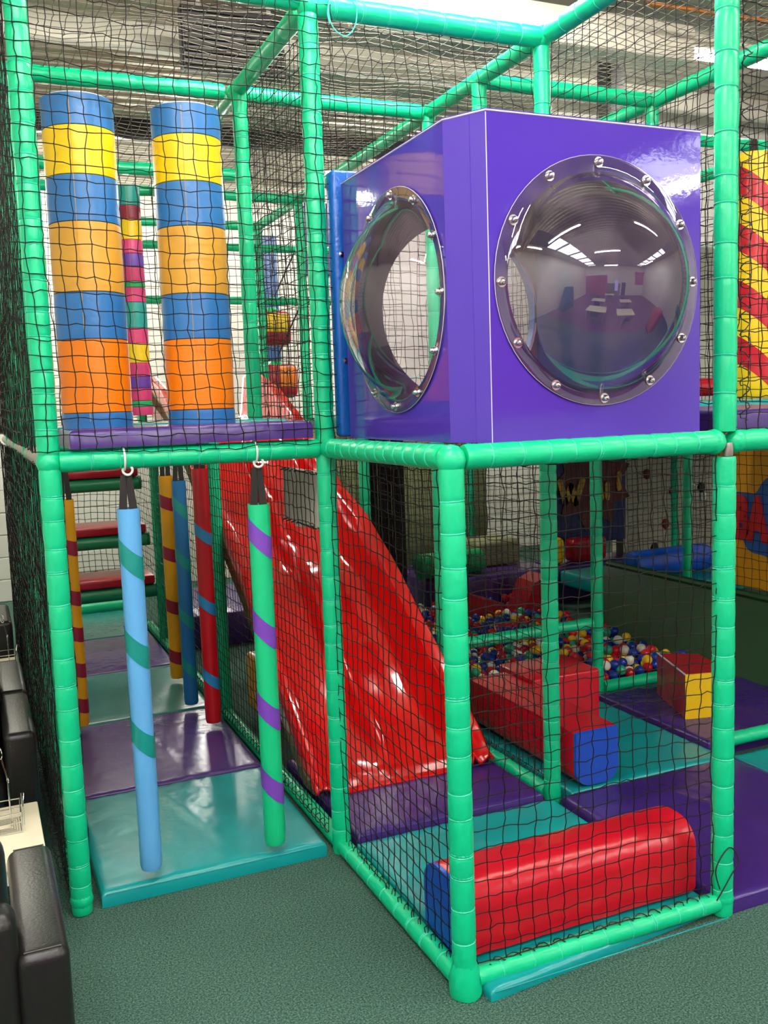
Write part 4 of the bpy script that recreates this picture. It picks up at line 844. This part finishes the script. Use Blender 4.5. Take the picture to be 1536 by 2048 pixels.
def wire_holder(label, x, y, z):
    t = thing('wire_holder', (x, y, z), label, 'wire holder', 'chrome wire holders on the low tables'); r = .0016; b = MB()
    def loop(pts): b.tube(pts + [pts[0]], r, 5, cap=False)
    for k in range(5):                                        # concentric base wires
        s = .072 - .013 * k; w = .048 - .008 * k; arc = [(x - .02 - s * .9 * math.sin(PI * q / 12), y - w * math.cos(PI * q / 12), z + .004) for q in range(13)]
        loop(arc + [(x + .02 + s * .45, y + w, z + .004), (x + .02 + s * .45, y - w, z + .004)])
    b.build('base_wires', 'chrome', t); b = MB()
    for zz in (.03, .055):
        loop([(x - .085, y + .02, z + zz), (x - .03, y + .052, z + zz), (x + .055, y + .05, z + zz), (x + .055, y - .05, z + zz), (x - .03, y - .052, z + zz), (x - .085, y - .02, z + zz)])
    for p in ((-.085, .02), (-.03, .052), (.055, .05), (.055, -.05), (-.03, -.052), (-.085, -.02)): b.tube([(x + p[0], y + p[1], z + .003), (x + p[0], y + p[1], z + .056)], r, 5)
    b.build('rail_wires', 'chrome', t); b = MB()
    b.tube([(x + .03, y, z + .003), (x + .03, y, z + .13)], r * 1.3, 6); b.tube([(x + .03, y, z + .13), (x + .018, y, z + .19)], r * 1.1, 6)
    b.ring((x + .03, y, z + .128), (1, .3, 0), .006, .0015, 12, 5); b.ring((x + .015, y, z + .205), (1, .4, 0), .016, .0015, 16, 5); b.build('stem_clip', 'chrome', t)
    b = MB(); b.tube([(x + .06, y + .045, z + .003), (x + .06, y + .05, z + .07), (x + .066, y, z + .085), (x + .06, y - .05, z + .07), (x + .06, y - .045, z + .003)], r, 5); b.build('end_hoop', 'chrome', t)
wire_holder('chrome wire holder with tall clip on the nearer white table', -.965, .755, .30); wire_holder('chrome wire holder with tall clip on the farther white table', -.905, 2.52, .30)

# ------------------------------------------------------------------ dining side behind the camera, mirrored in the domes
def dining_table(x, y, label):
    t = thing('dining_table', (x, y, 0), label, 'table', 'white dining tables behind the viewer')
    MB().rbox(x - .42, x + .42, y - .27, y + .27, .46, .485, .005, 2).build('table_top', 'laminate', t)
    for a in (-.38, .35):
        for c in (-.24, .21): MB().rbox(x + a, x + a + .03, y + c, y + c + .03, .0005, .46, .003, 1).build('leg', 'steel_dull', t)
def dining_chair(x, y, face, label):
    t = thing('dining_chair', (x, y, 0), label, 'chair', 'dining chairs behind the viewer')
    MB().rbox(x - .14, x + .14, y - .14, y + .14, .27, .30, .01, 2).build('seat', 'dark_metal', t)
    s = y + face * .13; MB().rbox(x - .14, x + .14, s - .01, s + .01, .38, .55, .008, 2).build('backrest', 'dark_metal', t)
    for a in (-.12, .12):
        for c in (-.12, .12): MB().tube([(x + a, y + c, .0005), (x + a, y + c, .38 if c * face > 0 else .27)], .009, 6).build('leg', 'steel_dull', t)
for k, (x, y, lb) in enumerate(((-.05, -2.35, 'white dining table mirrored lowest left in the big dome'), (1.25, -2.2, 'white dining table mirrored lowest right in the big dome'), (-.2, -3.6, 'white dining table mirrored second from below at left'), (1.6, -3.6, 'white dining table mirrored second from below at right'), (.5, -5.2, 'white dining table mirrored nearest the lit screen'))):
    dining_table(x, y, lb)
    dining_chair(x, y + .38, 1, 'dark dining chair tucked at ' + lb.replace('white dining table ', 'the table ')); dining_chair(x - .1, y - .38, -1, 'dark dining chair beyond ' + lb.replace('white dining table ', 'the table '))
t = thing('toddler_slide', (-1.9, -2.6, 0), 'pale blue slide mirrored at the left edge of the big dome', 'slide')
b = MB(); b.prism([(-2.2, 0.001), (-1.2, .001), (-1.9, 1.3), (-2.2, 1.3)], lambda y, z: (-2.2, y - 1.0, z), lambda y, z: (-1.75, y - 1.0, z)); b.build('slide_body', 'blue_panel', t, smooth=0)
tag(MB().rbox(2.6, 3.2, -1.6, -1.0, .001, .8, .1, 4).build('soft_seat', 'red_vinyl'), 'red soft seat mirrored at the right edge of the big dome', 'seat')

def twine(label, pts, m='cord_green', r=.0018):
    P = []
    pts = [Vector(p) for p in pts]
    for i in range(len(pts) - 1):
        p0, p1, p2, p3 = pts[max(i - 1, 0)], pts[i], pts[i + 1], pts[min(i + 2, len(pts) - 1)]
        for k in range(6):
            u = k / 6; P.append(.5 * ((2 * p1) + (p2 - p0) * u + (2 * p0 - 5 * p1 + 4 * p2 - p3) * u * u + (3 * p1 - p0 - 3 * p2 + p3) * u ** 3))
    P.append(pts[-1]); b = MB(); b.tube(P, r, 6); return tag(b.build('twine', m), label, 'twine')
y = D - .036
twine('loose green twine loop hanging from the top rail by the left post', [(.06, y, 2.52), (.05, y, 2.46), (.065, y, 2.42), (.10, y, 2.405), (.13, y, 2.44), (.135, y, 2.50), (.12, y, 2.525)])
twine('green twine end dangling beside the left post top', [(.055, y, 2.50), (.045, y - .004, 2.46), (.05, y - .006, 2.43)])
twine('dark green twine loop at the foot of the tall right post', [(W - .035, -.03, .09), (W - .05, -.032, .15), (W - .01, -.036, .20), (W + .02, -.036, .16), (W - .01, -.034, .11), (W - .045, -.03, .06)], 'cord_black')
twine('white cord end hanging in front of the climbing wall', [(3.40, 3.05, .77), (3.37, 3.05, .78), (3.355, 3.05, .74), (3.365, 3.05, .68), (3.33, 3.05, .61)], 'white_plastic', .007)
